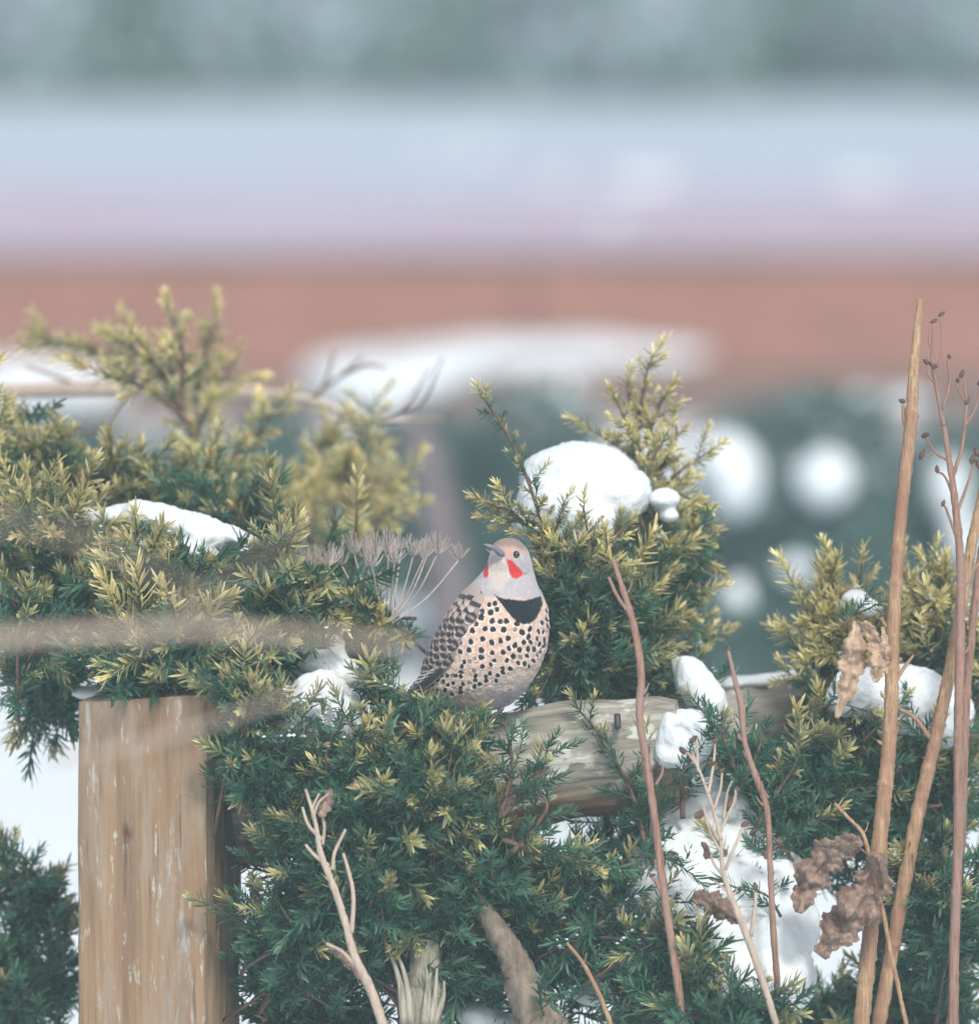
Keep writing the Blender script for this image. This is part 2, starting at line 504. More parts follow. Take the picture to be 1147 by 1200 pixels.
snow_heap('snow_drift', 'long arched snow drift lying against the foot of the brown timber wall',
          [(420, 440, 11.5, 75, 26, 160), (500, 428, 11.5, 70, 20, 160), (590, 412, 11.5, 80, 16, 150), (690, 412, 11.5, 80, 13, 150), (780, 412, 11.6, 60, 9, 120), (450, 470, 11.2, 50, 28, 160)],
          vox=0.03, disp=0.03, dscale=.3)
snow_heap('snow_lump', 'round snow lump under the arched drift before the brown wall',
          [(650, 462, 10.8, 52, 26, 100), (610, 470, 10.8, 26, 18, 90)], vox=0.03, disp=0.02, dscale=.2)
snow_heap('snow_drift', 'bright snow drift at the left edge behind the golden yew tips',
          [(30, 450, 10.8, 80, 32, 160), (110, 455, 10.8, 50, 20, 120), (-60, 445, 10.8, 60, 30, 100)], vox=0.03, disp=0.03, dscale=.3)
for lab, l in (('small pointed snow tuft leftmost on the upper lawn', [(505, 192, 19, 22, 36, 50), (520, 200, 19, 14, 26, 40)]),
               ('tall narrow snow tuft beside the leftmost one on the upper lawn', [(560, 188, 19, 22, 36, 50)]),
               ('low wide snow tuft in the middle of the upper lawn', [(650, 230, 17, 48, 26, 80)]),
               ('broad bright snow tuft right of centre on the upper lawn', [(755, 224, 17, 52, 28, 80)]),
               ('faint low snow tuft just behind the wall', [(715, 262, 15, 40, 16, 50)]),
               ('snow tuft at the far right of the upper lawn', [(1010, 225, 17, 60, 24, 70)])):
    snow_heap('snow_tuft', lab, l, vox=0.04, disp=0.02, dscale=.3, group='snow tufts on the upper lawn')

# mid-distance shrubs, dark, with lumps of snow on them
shrubs = [(900, 610, 7.0, 150, 120, 'dark evergreen shrub behind the gap between the two right yews'),
          (1080, 600, 7.6, 130, 110, 'dark evergreen shrub behind the tall reddish stem'),
          (720, 600, 7.3, 150, 110, 'dark evergreen shrub hidden behind the snow-capped yew'),
          (540, 610, 7.8, 120, 110, 'dark evergreen shrub behind the bird and the dry umbel'),
          (380, 600, 7.4, 130, 100, 'dark evergreen shrub behind the left golden yew'),
          (180, 610, 7.9, 130, 110, 'dark evergreen shrub far behind the yew at the left'),
          (900, 790, 5.0, 190, 70, 'low spreading shrub behind the far log rail')]
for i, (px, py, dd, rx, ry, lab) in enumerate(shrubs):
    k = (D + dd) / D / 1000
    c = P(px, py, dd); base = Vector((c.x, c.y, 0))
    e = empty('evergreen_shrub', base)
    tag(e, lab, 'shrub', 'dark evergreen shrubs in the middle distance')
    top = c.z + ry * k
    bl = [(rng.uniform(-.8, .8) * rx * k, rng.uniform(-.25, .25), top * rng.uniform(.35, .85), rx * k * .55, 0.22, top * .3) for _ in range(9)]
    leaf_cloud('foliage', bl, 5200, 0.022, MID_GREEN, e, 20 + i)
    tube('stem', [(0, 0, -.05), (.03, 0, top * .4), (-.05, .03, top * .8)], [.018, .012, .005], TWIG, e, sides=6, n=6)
for lab, l in (('round snow lump on the dark shrub right of centre', [(965, 560, 6.6, 40, 38, 60)]),
               ('snow lump on the dark shrub beside the snow-capped yew', [(862, 560, 6.6, 34, 52, 60), (840, 525, 6.6, 40, 26, 50)]),
               ('lower snow lump on the dark shrub above the far rail', [(930, 665, 6.2, 26, 22, 50)]),
               ('grey snow lump low behind the snow-capped yew', [(862, 700, 6.2, 24, 30, 50)]),
               ('snow lump behind the tall reddish stem', [(1110, 570, 6.9, 30, 40, 50), (1130, 640, 6.9, 26, 30, 50)]),
               ('snow lump high on the shrub near the right edge', [(1030, 470, 8, 70, 14, 70), (940, 468, 8, 50, 12, 60)]),
               ('snow lump behind the left yew leader', [(455, 480, 7.2, 30, 16, 60)])):
    snow_heap('snow_lump', lab, l, vox=0.02, disp=0.02, dscale=.15, group='snow lumps on the dark shrubs')
tr = tag(empty('distant_tree', P(535, 840, 6)), 'blurred grey-brown tree trunk standing behind the bird', 'tree')
b0 = np.array(P(530, 840, 6)); b0[2] = -0.05
tube('trunk', [b0 - np.array(tr.location), np.array(P(528, 700, 6)) - np.array(tr.location), np.array(P(505, 560, 6)) - np.array(tr.location), np.array(P(480, 470, 6.1)) - np.array(tr.location)],
     [.05, .04, .034, .018], m_bark('grey_trunk', (0.11, 0.09, 0.10), (0.20, 0.17, 0.18), s=20), tr, n=14)

# ------------------------------------------------------------ fence
post_base = P(188, 1200, 0.05); post_top = P(188, 806, 0.05)
post = empty('fence_post', (post_base.x, post_base.y, 0))
tag(post, 'thick square brown wooden post with pale flakes, under the left yew', 'post')
W2 = 0.078; H = post_top.z
nx, nz = 26, 120
ring = []
for side in range(4):
    for i in range(nx):
        t = -1 + 2 * i / nx
        x, y = [(t, -1), (1, t), (-t, 1), (-1, -t)][side]
        rr = (abs(x) ** 14 + abs(y) ** 14) ** (1 / 14)
        ring.append((x / rr * W2, y / rr * W2))
ring = np.array(ring); n = len(ring)
zs = np.linspace(-0.25, H, nz)
V = np.concatenate([np.column_stack([ring * (1 + 0.012 * math.sin(z * 3)), np.full(n, z)]) for z in zs])
q = V.copy(); q[:, 2] *= 0.12
dn = (fbm(q * 70, 9, 4) - 0.5) * 0.010
nrm = V[:, :2] / np.linalg.norm(V[:, :2], axis=1)[:, None]
V[:, :2] += nrm * dn[:, None]
# a split arris running down the right face
an = np.arctan2(V[:, 1], V[:, 0])
V[:, :2] *= (1 - 0.05 * np.exp(-((an + 0.68) / 0.03) ** 2))[:, None]
V[-n:, 2] += V[-n:, 0] * 0.09
F = []
for i in range(nz - 1):
    for s in range(n):
        t = (s + 1) % n
        F.append((i * n + s, i * n + t, (i + 1) * n + t, (i + 1) * n + s))
V = np.vstack([V, [[0, 0, H + 0.004]]])
for s in range(n): F.append((len(V) - 1, (nz - 1) * n + s, (nz - 1) * n + (s + 1) % n))
po = link('post_shaft', mesh_np('post_shaft', V, F, mats=[POSTW]), post)
post.rotation_euler = (0, 0, R(-14))
m = po.modifiers.new('e', 'EDGE_SPLIT'); m.split_angle = R(50)

def log_rail(name, a, b, ra, rb, label, depth=0.85, seed=1):
    a, b = Vector(a), Vector(b)
    c = (a + b) / 2
    L = (b - a).length
    x = (b - a).normalized(); zz = Vector((0, 0, 1)); y = zz.cross(x).normalized(); zz = x.cross(y)
    ns, nr = 150, 96
    V = []
    for i in range(ns):
        t = i / (ns - 1)
        r = ra + (rb - ra) * t
        e = min(t, 1 - t) * L
        r *= min(1, 0.90 + e / 0.02 * 0.10)
        for s in range(nr):
            an = 2 * math.pi * s / nr
            V.append(((t - .5) * L, math.cos(an) * r * depth, math.sin(an) * r))
    V = np.array(V)
    q = V * np.array([.10, 1, 1])
    nn = (fbm(q * 42, seed, 4) - .5) * .24 + (fbm(V * 14, seed + 7, 2) - .5) * .18
    cr = fbm(q * 30 + 40, seed + 3, 3)
    nn -= 0.06 * np.exp(-((cr - .5) / .012) ** 2)
    V[:, 1:] *= (1 + nn)[:, None]
    F = []
    for i in range(ns - 1):
        for s in range(nr):
            t = (s + 1) % nr
            F.append((i * nr + s, i * nr + t, (i + 1) * nr + t, (i + 1) * nr + s))
    V = np.vstack([V, [[-L / 2, 0, 0], [L / 2, 0, 0]]])
    for s in range(nr):
        t = (s + 1) % nr
        F.append((len(V) - 2, t, s)); F.append((len(V) - 1, (ns - 1) * nr + s, (ns - 1) * nr + t))
    o = link(name, mesh_np(name, V, F, mats=[LOGW]))
    o.matrix_world = Matrix((( x.x, y.x, zz.x, c.x), (x.y, y.y, zz.y, c.y), (x.z, y.z, zz.z, c.z), (0, 0, 0, 1)))
    tag(o, label, 'fence rail')
    return o
log_rail('log_rail', P(262, 943, 0.10), P(800, 876, 0.05), 0.072, 0.066, 'weathered grey log rail that the spotted bird sits on', seed=4)
log_rail('log_rail', P(842, 866, 0.40), P(1290, 800, 0.46), 0.062, 0.062, 'snow-dusted log rail further back, between the two right yews', seed=9)
nail = tube('nail_slot', [P(723, 837, -0.003), P(724, 854, -0.008)], [.004, .0038], m_simple('dark_iron', (0.04, 0.045, 0.05), .5), None, n=4)
tag(nail, 'dark iron cleat set in the near log rail', 'cleat')
snow_heap('snow_strip', 'thin strip of snow along the top of the far log rail',
          [(860, 800, .40, 24, 7, 30, -8), (895, 797, .40, 26, 7, 30, -8), (925, 792, .41, 26, 6, 30, -8), (960, 786, .42, 30, 5, 30, -8)], vox=.004, disp=.004)

# second post carrying the right end of the near rail (mostly behind yew and snow)
# ------------------------------------------------------------ yew sprigs
GREEN_D = np.array([0.013, 0.062, 0.048]); GREEN_M = np.array([0.055, 0.190, 0.120])
YEL = np.array([0.74, 0.59, 0.18]); YEL_P = np.array([0.93, 0.80, 0.42]); STEMC = np.array([0.10, 0.07, 0.04])

def sprig_arrays(L, kind, seed, dens=1.0, gold=0.5):
    r = random.Random(seed)
    V, F, C = [], [], []
    cv = (r.uniform(-.34, .34), r.uniform(-.34, .34))
    ax = lambda t: np.array([cv[0] * t * t * L, cv[1] * t * t * L, t * L])
    # stem
    ns = 5
    for i in range(ns):
        t = i / (ns - 1); c = ax(t); rad = 0.0016 * (1 - .6 * t)
        for s in range(4):
            a = s * math.pi / 2
            V.append(c + np.array([math.cos(a) * rad, math.sin(a) * rad, 0])); C.append(STEMC * (1 - t) + GREEN_M * t)
    for i in range(ns - 1):
        for s in range(4):
            q = (s + 1) % 4
            F.append((i * 4 + s, i * 4 + q, (i + 1) * 4 + q)); F.append((i * 4 + s, (i + 1) * 4 + q, (i + 1) * 4 + s))
    n = int(L * 1000 * r.uniform(.36, .52) * dens) + 9; nlf = r.uniform(.82, 1.12)
    for k in range(n):
        t = 0.06 + 0.94 * (k / (n - 1)) ** 0.85
        th = k * 2.4 + r.uniform(-.35, .35)
        el = R(72 - 44 * t ** 1.8 + r.uniform(-14, 14))
        nl = (0.0235 - 0.006 * t ** 2) * r.uniform(0.62, 1.12) * nlf
        if k > 4 and k < n - 6 and r.random() < .07: continue
        wd = 0.00165 * r.uniform(.8, 1.2)
        rad = np.array([math.cos(th), math.sin(th) * .85, 0]); rad /= np.linalg.norm(rad)
        d = rad * math.sin(el) + np.array([cv[0] * t, cv[1] * t, 1]) * math.cos(el); d /= np.linalg.norm(d)
        zc = np.array([0, 0, 1.0])
        side = np.cross(d, zc); side /= np.linalg.norm(side) + 1e-9
        # roll
        ro = r.uniform(-.5, .5); nn = np.cross(side, d); side = side * math.cos(ro) + nn * math.sin(ro); nn = np.cross(side, d)
        b = ax(t); bend = r.uniform(.0, .30)
        g = gold * max(0, (t - (0.55 - .45 * gold)) / .5); g = min(1, g * r.uniform(.6, 1.3))
        var = r.uniform(.7, 1.3)
        mid = (GREEN_D * (1 - .55 * g) + (GREEN_M * .6 + YEL * .4) * .55 * g) * var
        edg = (GREEN_M * (1 - g) + YEL * g) * var
        tipc = (GREEN_M * (1 - g) + YEL_P * g) * var
        o = len(V)
        for (u, wf) in ((0.0, .45), (.35, 1.0), (.75, .85)):
            c = b + d * nl * u + zc * bend * nl * u * u
            V += [c - side * wd * wf, c - nn * wd * .45 * wf, c + side * wd * wf]
            fade = tipc if u > .7 else edg
            C += [fade, mid * (1 - .3 * u) + tipc * .3 * u, fade]
        V.append(b + d * nl + zc * bend * nl); C.append(tipc)
        for i in range(2):
            a = o + i * 3
            F += [(a, a + 1, a + 4), (a, a + 4, a + 3), (a + 1, a + 2, a + 5), (a + 1, a + 5, a + 4)]
        a = o + 6
        F += [(a, a + 1, a + 3), (a + 1, a + 2, a + 3)]
    return np.array(V), np.array(F, dtype=np.int32), np.array(C)

SPRIG = {}
for gname, gold in (('green', .10), ('mixed', .62), ('gold', 1.2)):
    SPRIG[gname] = []
    for k in range(9):
        L = (0.022, 0.030, 0.036, 0.042, 0.048, 0.054, 0.060, 0.068, 0.046)[k]
        v, f, c = sprig_arrays(L, gname, 100 + k * 7 + int(gold * 10), gold=gold)
        me = mesh_np('sprig', v, f, smooth=False, col=c, mats=[NEEDLE])
        SPRIG[gname].append((me, v, f, c, L))

def frame_from(dirv, roll):
    z = Vector(dirv).normalized()
    q = z.to_track_quat('Z', 'Y').to_matrix() @ Matrix.Rotation(roll, 3, 'Z')
    return q

def in_poly(x, y, poly):
    c = False; n = len(poly)
    for i in range(n):
        x0, y0 = poly[i]; x1, y1 = poly[(i + 1) % n]
        if (y0 > y) != (y1 > y) and x < (x1 - x0) * (y - y0) / (y1 - y0) + x0: c = not c
    return c
# places where the growth is thin: (outline, hides only what lies nearer than this, strict)
THIN = [([(545, 680), (560, 640), (560, 628), (630, 628), (636, 690), (650, 720), (648, 770), (625, 806), (604, 822), (560, 824), (520, 818), (490, 806), (462, 815), (462, 790), (486, 740), (520, 695)], .16, 1),
        ([(600, 835), (748, 818), (756, 935), (690, 945), (640, 965), (590, 955), (596, 850)], .2, .96),
        ([(606, 580), (640, 520), (700, 520), (765, 570), (740, 612), (700, 640), (655, 600), (610, 590)], .4, 0),
        ([(100, 594), (210, 588), (262, 612), (300, 630), (240, 655), (212, 625), (95, 622)], .4, .85),
        ([(308, 872), (340, 825), (352, 770), (385, 760), (420, 780), (425, 870), (380, 872), (350, 850), (320, 880)], .2, .88),
        ([(785, 765), (830, 775), (858, 850), (830, 900), (768, 895), (768, 830), (800, 820)], .3, 0),
        ([(755, 935), (800, 912), (860, 925), (900, 985), (935, 1030), (940, 1100), (860, 1120), (820, 1060), (740, 1030)], .4, .85),
        ([(968, 785), (1030, 778), (1135, 795), (1130, 850), (1060, 850), (968, 835)], .4, 0),
        ([(985, 690), (1030, 688), (1036, 725), (985, 720)], .4, 0),
        ([(858, 440), (930, 440), (912, 700), (905, 780), (862, 780), (856, 690)], 9, .85),
        ([(325, 440), (372, 440), (366, 530), (336, 560), (318, 520)], 9, .9), ([(90, 425), (150, 425), (150, 480), (110, 520), (70, 450)], 9, .7),
        ([(845, 785), (918, 778), (930, 870), (890, 880), (850, 850)], .5, .85),
        ([(88, 822), (246, 816), (256, 935), (284, 940), (284, 1220), (88, 1220)], .3, 0),
        ([(20, 885), (94, 885), (94, 1010), (20, 1010)], 9, 0),
        ([(345, 618), (548, 612), (548, 720), (490, 736), (440, 700), (400, 670), (345, 660)], .3, .7),
        ([(478, 480), (560, 490), (562, 640), (545, 680), (480, 700), (478, 640)], 9, 0),
        ([(640, 968), (735, 958), (740, 992), (640, 1010)], .4, 0),
        ([(686, 1050), (745, 1035), (750, 1090), (690, 1105)], .4, 0),
        ([(675, 1135), (750, 1135), (750, 1178), (675, 1178)], .4, 0),
        ([(538, 1172), (610, 1172), (610, 1215), (538, 1215)], .4, 0),
        ([(452, 1105), (530, 1095), (530, 1210), (452, 1210)], .3, 0),
        ([(560, 1040), (600, 1070), (655, 1200), (600, 1200)], .3, 0)]
def px_of(p):
    v = p - C0; d = v.dot(CF)
    return 573.5 + v.x * 1000 * D / d, 600 - v.dot(CU) * 1000 * D / d, d - D

BUSHES = []
class Bush:
    def __init__(s, base, label, seed):
        s.e = empty('yew_bush', base); tag(s.e, label, 'shrub')
        s.base = Vector(base); s.r = random.Random(seed)
        s.front = []; s.fill = []; s.wood = []; s.keep = True; s.k = 1.0; BUSHES.append(s)
    def sprig(s, p, d, kind, size=1.0, fill=False):
        k = s.r.randrange(9)
        p = Vector(p); d = Vector(d).normalized(); ll = SPRIG['green'][k][4] * size
        q1 = px_of(p + d * ll * .5); q2 = px_of(p + d * (ll + .008)); q3 = px_of(p)
        for poly, lim, strict in THIN:
            for q in (q1, q2, q3):
                if q[2] < lim and (strict == 1 or not s.keep) and in_poly(q[0], q[1], poly) and s.r.random() < (1 if strict == 1 else strict or .48): return
        (s.fill if fill else s.front).append((Vector(p), Vector(d), kind, k, size * s.k * s.r.uniform(.78, 1.18), s.r.uniform(0, 6.28)))
    def branch(s, pts, gold, side=0.05, step=0.016, rad=(.0035, .0012), size=1.0, fill=False, start=.15, bare=0):
        """pts world points; sprigs along both sides and at the tip"""
        C = catmull(pts, 24)
        seg = np.linalg.norm(np.diff(C, axis=0), axis=1); Lc = np.concatenate([[0], np.cumsum(seg)]); L = Lc[-1]
        mq = px_of(Vector(C[12])); mt = px_of(Vector(C[-1]))
        if s.keep or not any(lim > q[2] and in_poly(q[0], q[1], poly) for poly, lim, st in THIN for q in (mq, mt)):
            s.wood.append(([c for c in C[::4]] + [C[-1]], rad, fill))
        n = max(2, int(L * (1 - start) / step)); phi = s.r.uniform(0, 6.28)
        for i in range(n):
            u = start + (1 - start) * i / n
            l = u * L; j = min(22, np.searchsorted(Lc, l)); t = C[min(j + 1, 23)] - C[max(j - 1, 0)]; t = Vector(t).normalized()
            p = Vector([np.interp(l, Lc, C[:, q]) for q in range(3)])
            phi += 2.4
            a = Vector((math.cos(phi), math.sin(phi) * .7, .25 + s.r.uniform(-.2, .2)))
            a = a - t * a.dot(t)
            a.normalize()
            d = t * s.r.uniform(.55, .95) + a * s.r.uniform(.6, 1.0)
            kk = s.kind(gold + (u - .6) * .35)
            s.sprig(p, d, kk, size * (1.05 - .35 * u), fill)
        tdir = C[-1] - C[-3]
        s.sprig(C[-1] - tdir * .5, tdir, s.kind(gold + .25), size, fill)
    def kind(s, g):
        g += s.r.uniform(-.28, .28)
        return 'gold' if g > .66 else 'mixed' if g > .33 else 'green'
    def blob(s, px, py, rx, ry, dd, n, gold, zr=0.08, up=.45, toward=.45, size=1.0, fill=False, ln=(.07, .13), goldtop=.25):
        """n short branches whose tips fill a rounded mass"""
        i = 0; s.keep = False
        while i < n:
            # stratified direction on the front of an ellipsoid
            a = s.r.uniform(0, 6.28); rr = math.sqrt(s.r.uniform(0, 1))
            ux, uy = math.cos(a) * rr, math.sin(a) * rr
            dz = -math.sqrt(max(0, 1 - rr * rr)) * zr * s.r.uniform(.4, 1.0)
            tip = P(px + ux * rx, py - uy * ry, dd + dz)
            d = Vector((ux * .9, 0, uy * .9)) + Vector((0, -toward * (1.2 - rr), up)) + Vector([s.r.uniform(-.4, .4) for _ in range(3)])
            d.normalize()
            Lb = s.r.uniform(*ln)
            root = tip - d * Lb + Vector((0, 0.03, -0.03))
            midp = tip - d * Lb * .45 + Vector([s.r.uniform(-.01, .01) for _ in range(3)])
            g = gold + uy * goldtop
            s.branch([root, midp, tip], g, size=size, fill=fill, rad=(.0024, .001), start=.1, step=.014)
            i += 1
        s.keep = True
    def build(s, nparts=290):
        nf = len(s.front)
        order = list(range(nf)); s.r.shuffle(order)
        cam = C0
        order.sort(key=lambda i: (s.front[i][0] - cam).length)
        parts = order[:nparts]; rest = [s.front[i] for i in order[nparts:]] + s.fill
        for i in parts:
            p, d, kind, k, sz, roll = s.front[i]
            o = bpy.data.objects.new('sprig', SPRIG[kind][k][0]); COL.objects.link(o)
            o.parent = s.e
            M = frame_from(d, roll).to_4x4()
            o.matrix_local = Matrix.Translation(p - s.base) @ M @ Matrix.Scale(sz, 4)
        if rest:
            VV, FF, CC, off = [], [], [], 0
            for p, d, kind, k, sz, roll in rest:
                me, v, f, c, L = SPRIG[kind][k]
                M = np.array(frame_from(d, roll)) * sz
                VV.append(v @ M.T + np.array(p - s.base)); FF.append(f + off); off += len(v)
                CC.append(c * s.r.uniform(.75, 1.2))
            o = link('foliage', mesh_np('foliage', np.vstack(VV), np.vstack(FF), smooth=False, col=np.vstack(CC), mats=[NEEDLE]), s.e)
            o['kind'] = 'stuff'
        big = [w_ for w_ in s.wood if w_[1][0] > .003]; small = [w_ for w_ in s.wood if w_[1][0] <= .003]
        b = np.array(s.base)
        for pts, rad, _ in big:
            V, F = tube_arrays([np.array(p) - b for p in pts], rad, n=18, sides=7, rough=.15, seed=s.r.randint(0, 99))
            link('branch', mesh_np('branch', V, F, mats=[TWIG]), s.e)
        if small:
            V, F = join_arrays([tube_arrays([np.array(p) - b for p in pts], rad, n=6, sides=5) for pts, rad, _ in small])
            o = link('twigs', mesh_np('twigs', V, F, mats=[TWIG]), s.e); o['kind'] = 'stuff'

def PP(l, dd): return [P(q[0], q[1], q[2] if len(q) > 2 else dd) for q in l]
def groundpt(px, py, dd):
    p = P(px, py, dd); p.z = 0; return p

# --- C: the snow-capped yew behind the bird
b = Bush(groundpt(785, 1000, .22), 'yew bush with a big snow cap, right behind the bird', 31)
b.branch(PP([(785, 1180), (782, 900), (778, 780), (765, 640)], .26), .1, rad=(.015, .006), start=.75)
b.branch(PP([(775, 800), (768, 700), (752, 560), (748, 500), (760, 424)], .30), .95, rad=(.007, .0012), start=.5, step=.009, size=.72)
for l, g, z in (([(755, 560), (735, 500), (722, 470)], .9, .28), ([(750, 540), (720, 520), (706, 512)], .8, .30), ([(752, 580), (790, 520), (790, 490)], .85, .30),
             ([(765, 600), (788, 560), (826, 532)], .85, .33), ([(765, 640), (793, 600), (828, 612)], .8, .25), ([(765, 640), (793, 632), (826, 655)], .7, .22),
             ([(755, 520), (775, 470), (782, 460)], .9, .3), ([(752, 500), (738, 470), (735, 455)], .9, .3), ([(750, 600), (760, 550), (775, 520)], .7, .2),
             ([(750, 720), (778, 720), (808, 700)], .6, .22), ([(770, 780), (778, 760), (803, 735)], .7, .26), ([(775, 790), (798, 770), (834, 748)], .75, .3), ([(775, 760), (790, 740), (816, 712)], .6, .3)):
    b.branch(PP(l, z), g, rad=(.0036, .001), start=.3, step=.011, size=.72)
# the long thin leader at the left
b.branch(PP([(700, 760, .2), (655, 680, .1), (632, 600, .06), (605, 530, .05), (583, 490, .05), (562, 462, .05)], 0), .45, rad=(.0031, .001), start=.42, step=.010, size=.62)
for l, g in (([(660, 690), (620, 620), (585, 605)], .85), ([(655, 690), (610, 610), (578, 592)], .85), ([(670, 700), (650, 640), (660, 590)], .5), ([(680, 690), (690, 640), (686, 610)], .6), ([(660, 700), (640, 640), (622, 612)], .5), ([(690, 690), (712, 640), (735, 615)], .75)):
    b.branch(PP(l, .08), g, rad=(.0036, .001), start=.3, step=.012, size=.8)
b.blob(700, 690, 80, 75, .22, 32, .28, zr=.16, goldtop=.35)
b.blob(700, 770, 80, 50, .22, 24, .28, zr=.16, goldtop=.1)
b.blob(775, 655, 45, 55, .28, 13, .45, zr=.1, goldtop=.2)
b.blob(758, 570, 42, 50, .34, 13, .8, zr=.1, goldtop=.2, size=.85)
b.blob(650, 790, 40, 32, .16, 9, .45, zr=.08, up=-.1)
b.blob(785, 800, 40, 40, .26, 10, .1, zr=.08)
b.blob(665, 668, 34, 40, .09, 9, .3, zr=.03, ln=(.05, .08))
b.blob(622, 812, 16, 14, .12, 4, .2, zr=.04, ln=(.04, .06))
b.blob(705, 725, 95, 90, .32, 34, .12, zr=.05, fill=True)
b.build()

# --- A: the golden yew at the left, several depths
b = Bush(groundpt(200, 1000, .35), 'wide yew bush with golden tips filling the left side above the post', 32)
b.k = 1.08
for l, g, z in (([(330, 720), (250, 560), (210, 485), (178, 425), (160, 395)], .95, .85), ([(205, 480), (140, 425), (90, 408), (40, 400)], .9, .85), ([(230, 520), (232, 450), (250, 385)], .95, .9),
             ([(230, 520), (245, 470), (270, 432)], .95, .9), ([(240, 560), (290, 520), (322, 480)], .9, .7), ([(225, 500), (180, 460), (125, 440)], .8, .6), ([(215, 480), (185, 430), (142, 402)], .9, .62), ([(210, 480), (215, 420), (205, 385)], .85, .62),
             ([(300, 640), (350, 590), (385, 520)], .9, 1.0), ([(340, 640), (400, 580), (438, 475)], .85, 1.0), ([(350, 640), (420, 600), (470, 560)], .9, 1.0), ([(360, 650), (420, 620), (455, 600)], .9, .75), ([(330, 620), (355, 560), (392, 505)], .9, 1.0), ([(300, 650), (300, 590), (255, 545)], .7, .6)):
    b.branch(PP(l, z), g, rad=(.0045, .001), start=.3, step=.009, size=.92)
b.blob(410, 575, 38, 55, .95, 15, .75, zr=.1)
b.blob(330, 610, 70, 40, .9, 16, .7, zr=.1)
b.blob(50, 535, 85, 45, .5, 20, .42, zr=.15, goldtop=.4)
b.blob(150, 575, 70, 45, .5, 15, .42, zr=.15, goldtop=.3)
b.blob(60, 620, 90, 70, .25, 32, .42, zr=.2, goldtop=.4)
b.blob(200, 650, 90, 60, .1, 24, .30, zr=.18, goldtop=.35)
b.blob(250, 590, 60, 40, .35, 14, .25, zr=.1, goldtop=.35)
b.blob(340, 680, 70, 55, .1, 26, .30, zr=.12, goldtop=.35)
b.blob(60, 720, 90, 60, .15, 22, .25, zr=.12)
b.blob(190, 750, 100, 50, .0, 26, .30, zr=.12)
b.blob(320, 760, 80, 40, .05, 16, .2, zr=.12)
b.blob(430, 720, 45, 50, .12, 10, .4, zr=.08)
b.blob(-60, 560, 60, 150, .3, 20, .5, zr=.15)
b.blob(60, 830, 60, 30, .25, 8, .1, zr=.08, up=-.3)
b.blob(150, 660, 190, 130, .42, 60, .15, zr=.05, fill=True)
b.blob(380, 700, 90, 90, .32, 22, .1, zr=.05, fill=True)
b.branch(PP([(200, 1190, .35), (210, 1000, .35), (230, 800, .3), (260, 640, .35)], 0), .1, rad=(.016, .006), start=.9)
b.build()

# --- B: the dark yew in front of the rail, below the bird
b = Bush(groundpt(480, 1300, -.02), 'dense dark green yew bush below the bird, hiding most of the near rail', 33)
b.branch(PP([(500, 1330, .0), (470, 1150, .02), (440, 1000, .0)], 0), .1, rad=(.014, .006), start=.9)
b.blob(420, 900, 120, 70, -.04, 40, .12, zr=.10, goldtop=.15)
b.blob(500, 910, 70, 80, -.06, 34, .30, zr=.10, goldtop=.1)
b.blob(420, 1010, 130, 90, -.04, 44, .04, zr=.10)
b.blob(560, 1010, 110, 90, -.03, 38, .08, zr=.10)
b.blob(330, 1090, 70, 80, -.02, 22, .02, zr=.08)
b.blob(480, 1090, 120, 60, -.0, 22, .02, zr=.08)
b.blob(400, 1180, 140, 70, .12, 34, .02, zr=.08)
b.blob(590, 1190, 90, 60, .12, 20, .02, zr=.08)
b.blob(560, 1120, 180, 110, .2, 40, .0, zr=.05, fill=True)
b.blob(620, 1090, 90, 80, -.0, 26, .03, zr=.08)
b.blob(300, 860, 60, 60, -.08, 16, .08, zr=.06)
b.blob(290, 820, 40, 30, -.1, 6, .3, zr=.04)
b.blob(430, 810, 50, 35, -.0, 12, .3, zr=.06)
b.blob(500, 845, 60, 18, -.05, 14, .18, zr=.05, ln=(.05, .08))
for l, g in (([(585, 960), (600, 900), (590, 838)], .2), ([(585, 960), (630, 910), (640, 880)], .15), ([(590, 985), (640, 1000), (690, 1010)], .1), ([(570, 900), (560, 860), (590, 830)], .1),
             ([(560, 920), (545, 860), (525, 838)], .4), ([(600, 1000), (640, 950), (630, 925)], .1), ([(470, 860), (500, 835), (470, 815)], .3)):
    b.branch(PP(l, -.10), g, rad=(.0034, .001), start=.2, step=.011, size=.85)
for l, g in (([(300, 800), (320, 822), (350, 836)], .05), ([(330, 900), (345, 875), (352, 850)], .15), ([(380, 900), (385, 870), (400, 845)], .35), ([(420, 890), (415, 860), (405, 840)], .1), ([(290, 850), (310, 868), (330, 872)], .05), ([(365, 910), (368, 890), (372, 872)], .1)):
    b.branch(PP(l, -.115), g, rad=(.002, .0008), start=.2, step=.012, size=.8)
b.blob(470, 1000, 150, 150, .06, 60, .08, zr=.04, fill=True)
b.build()

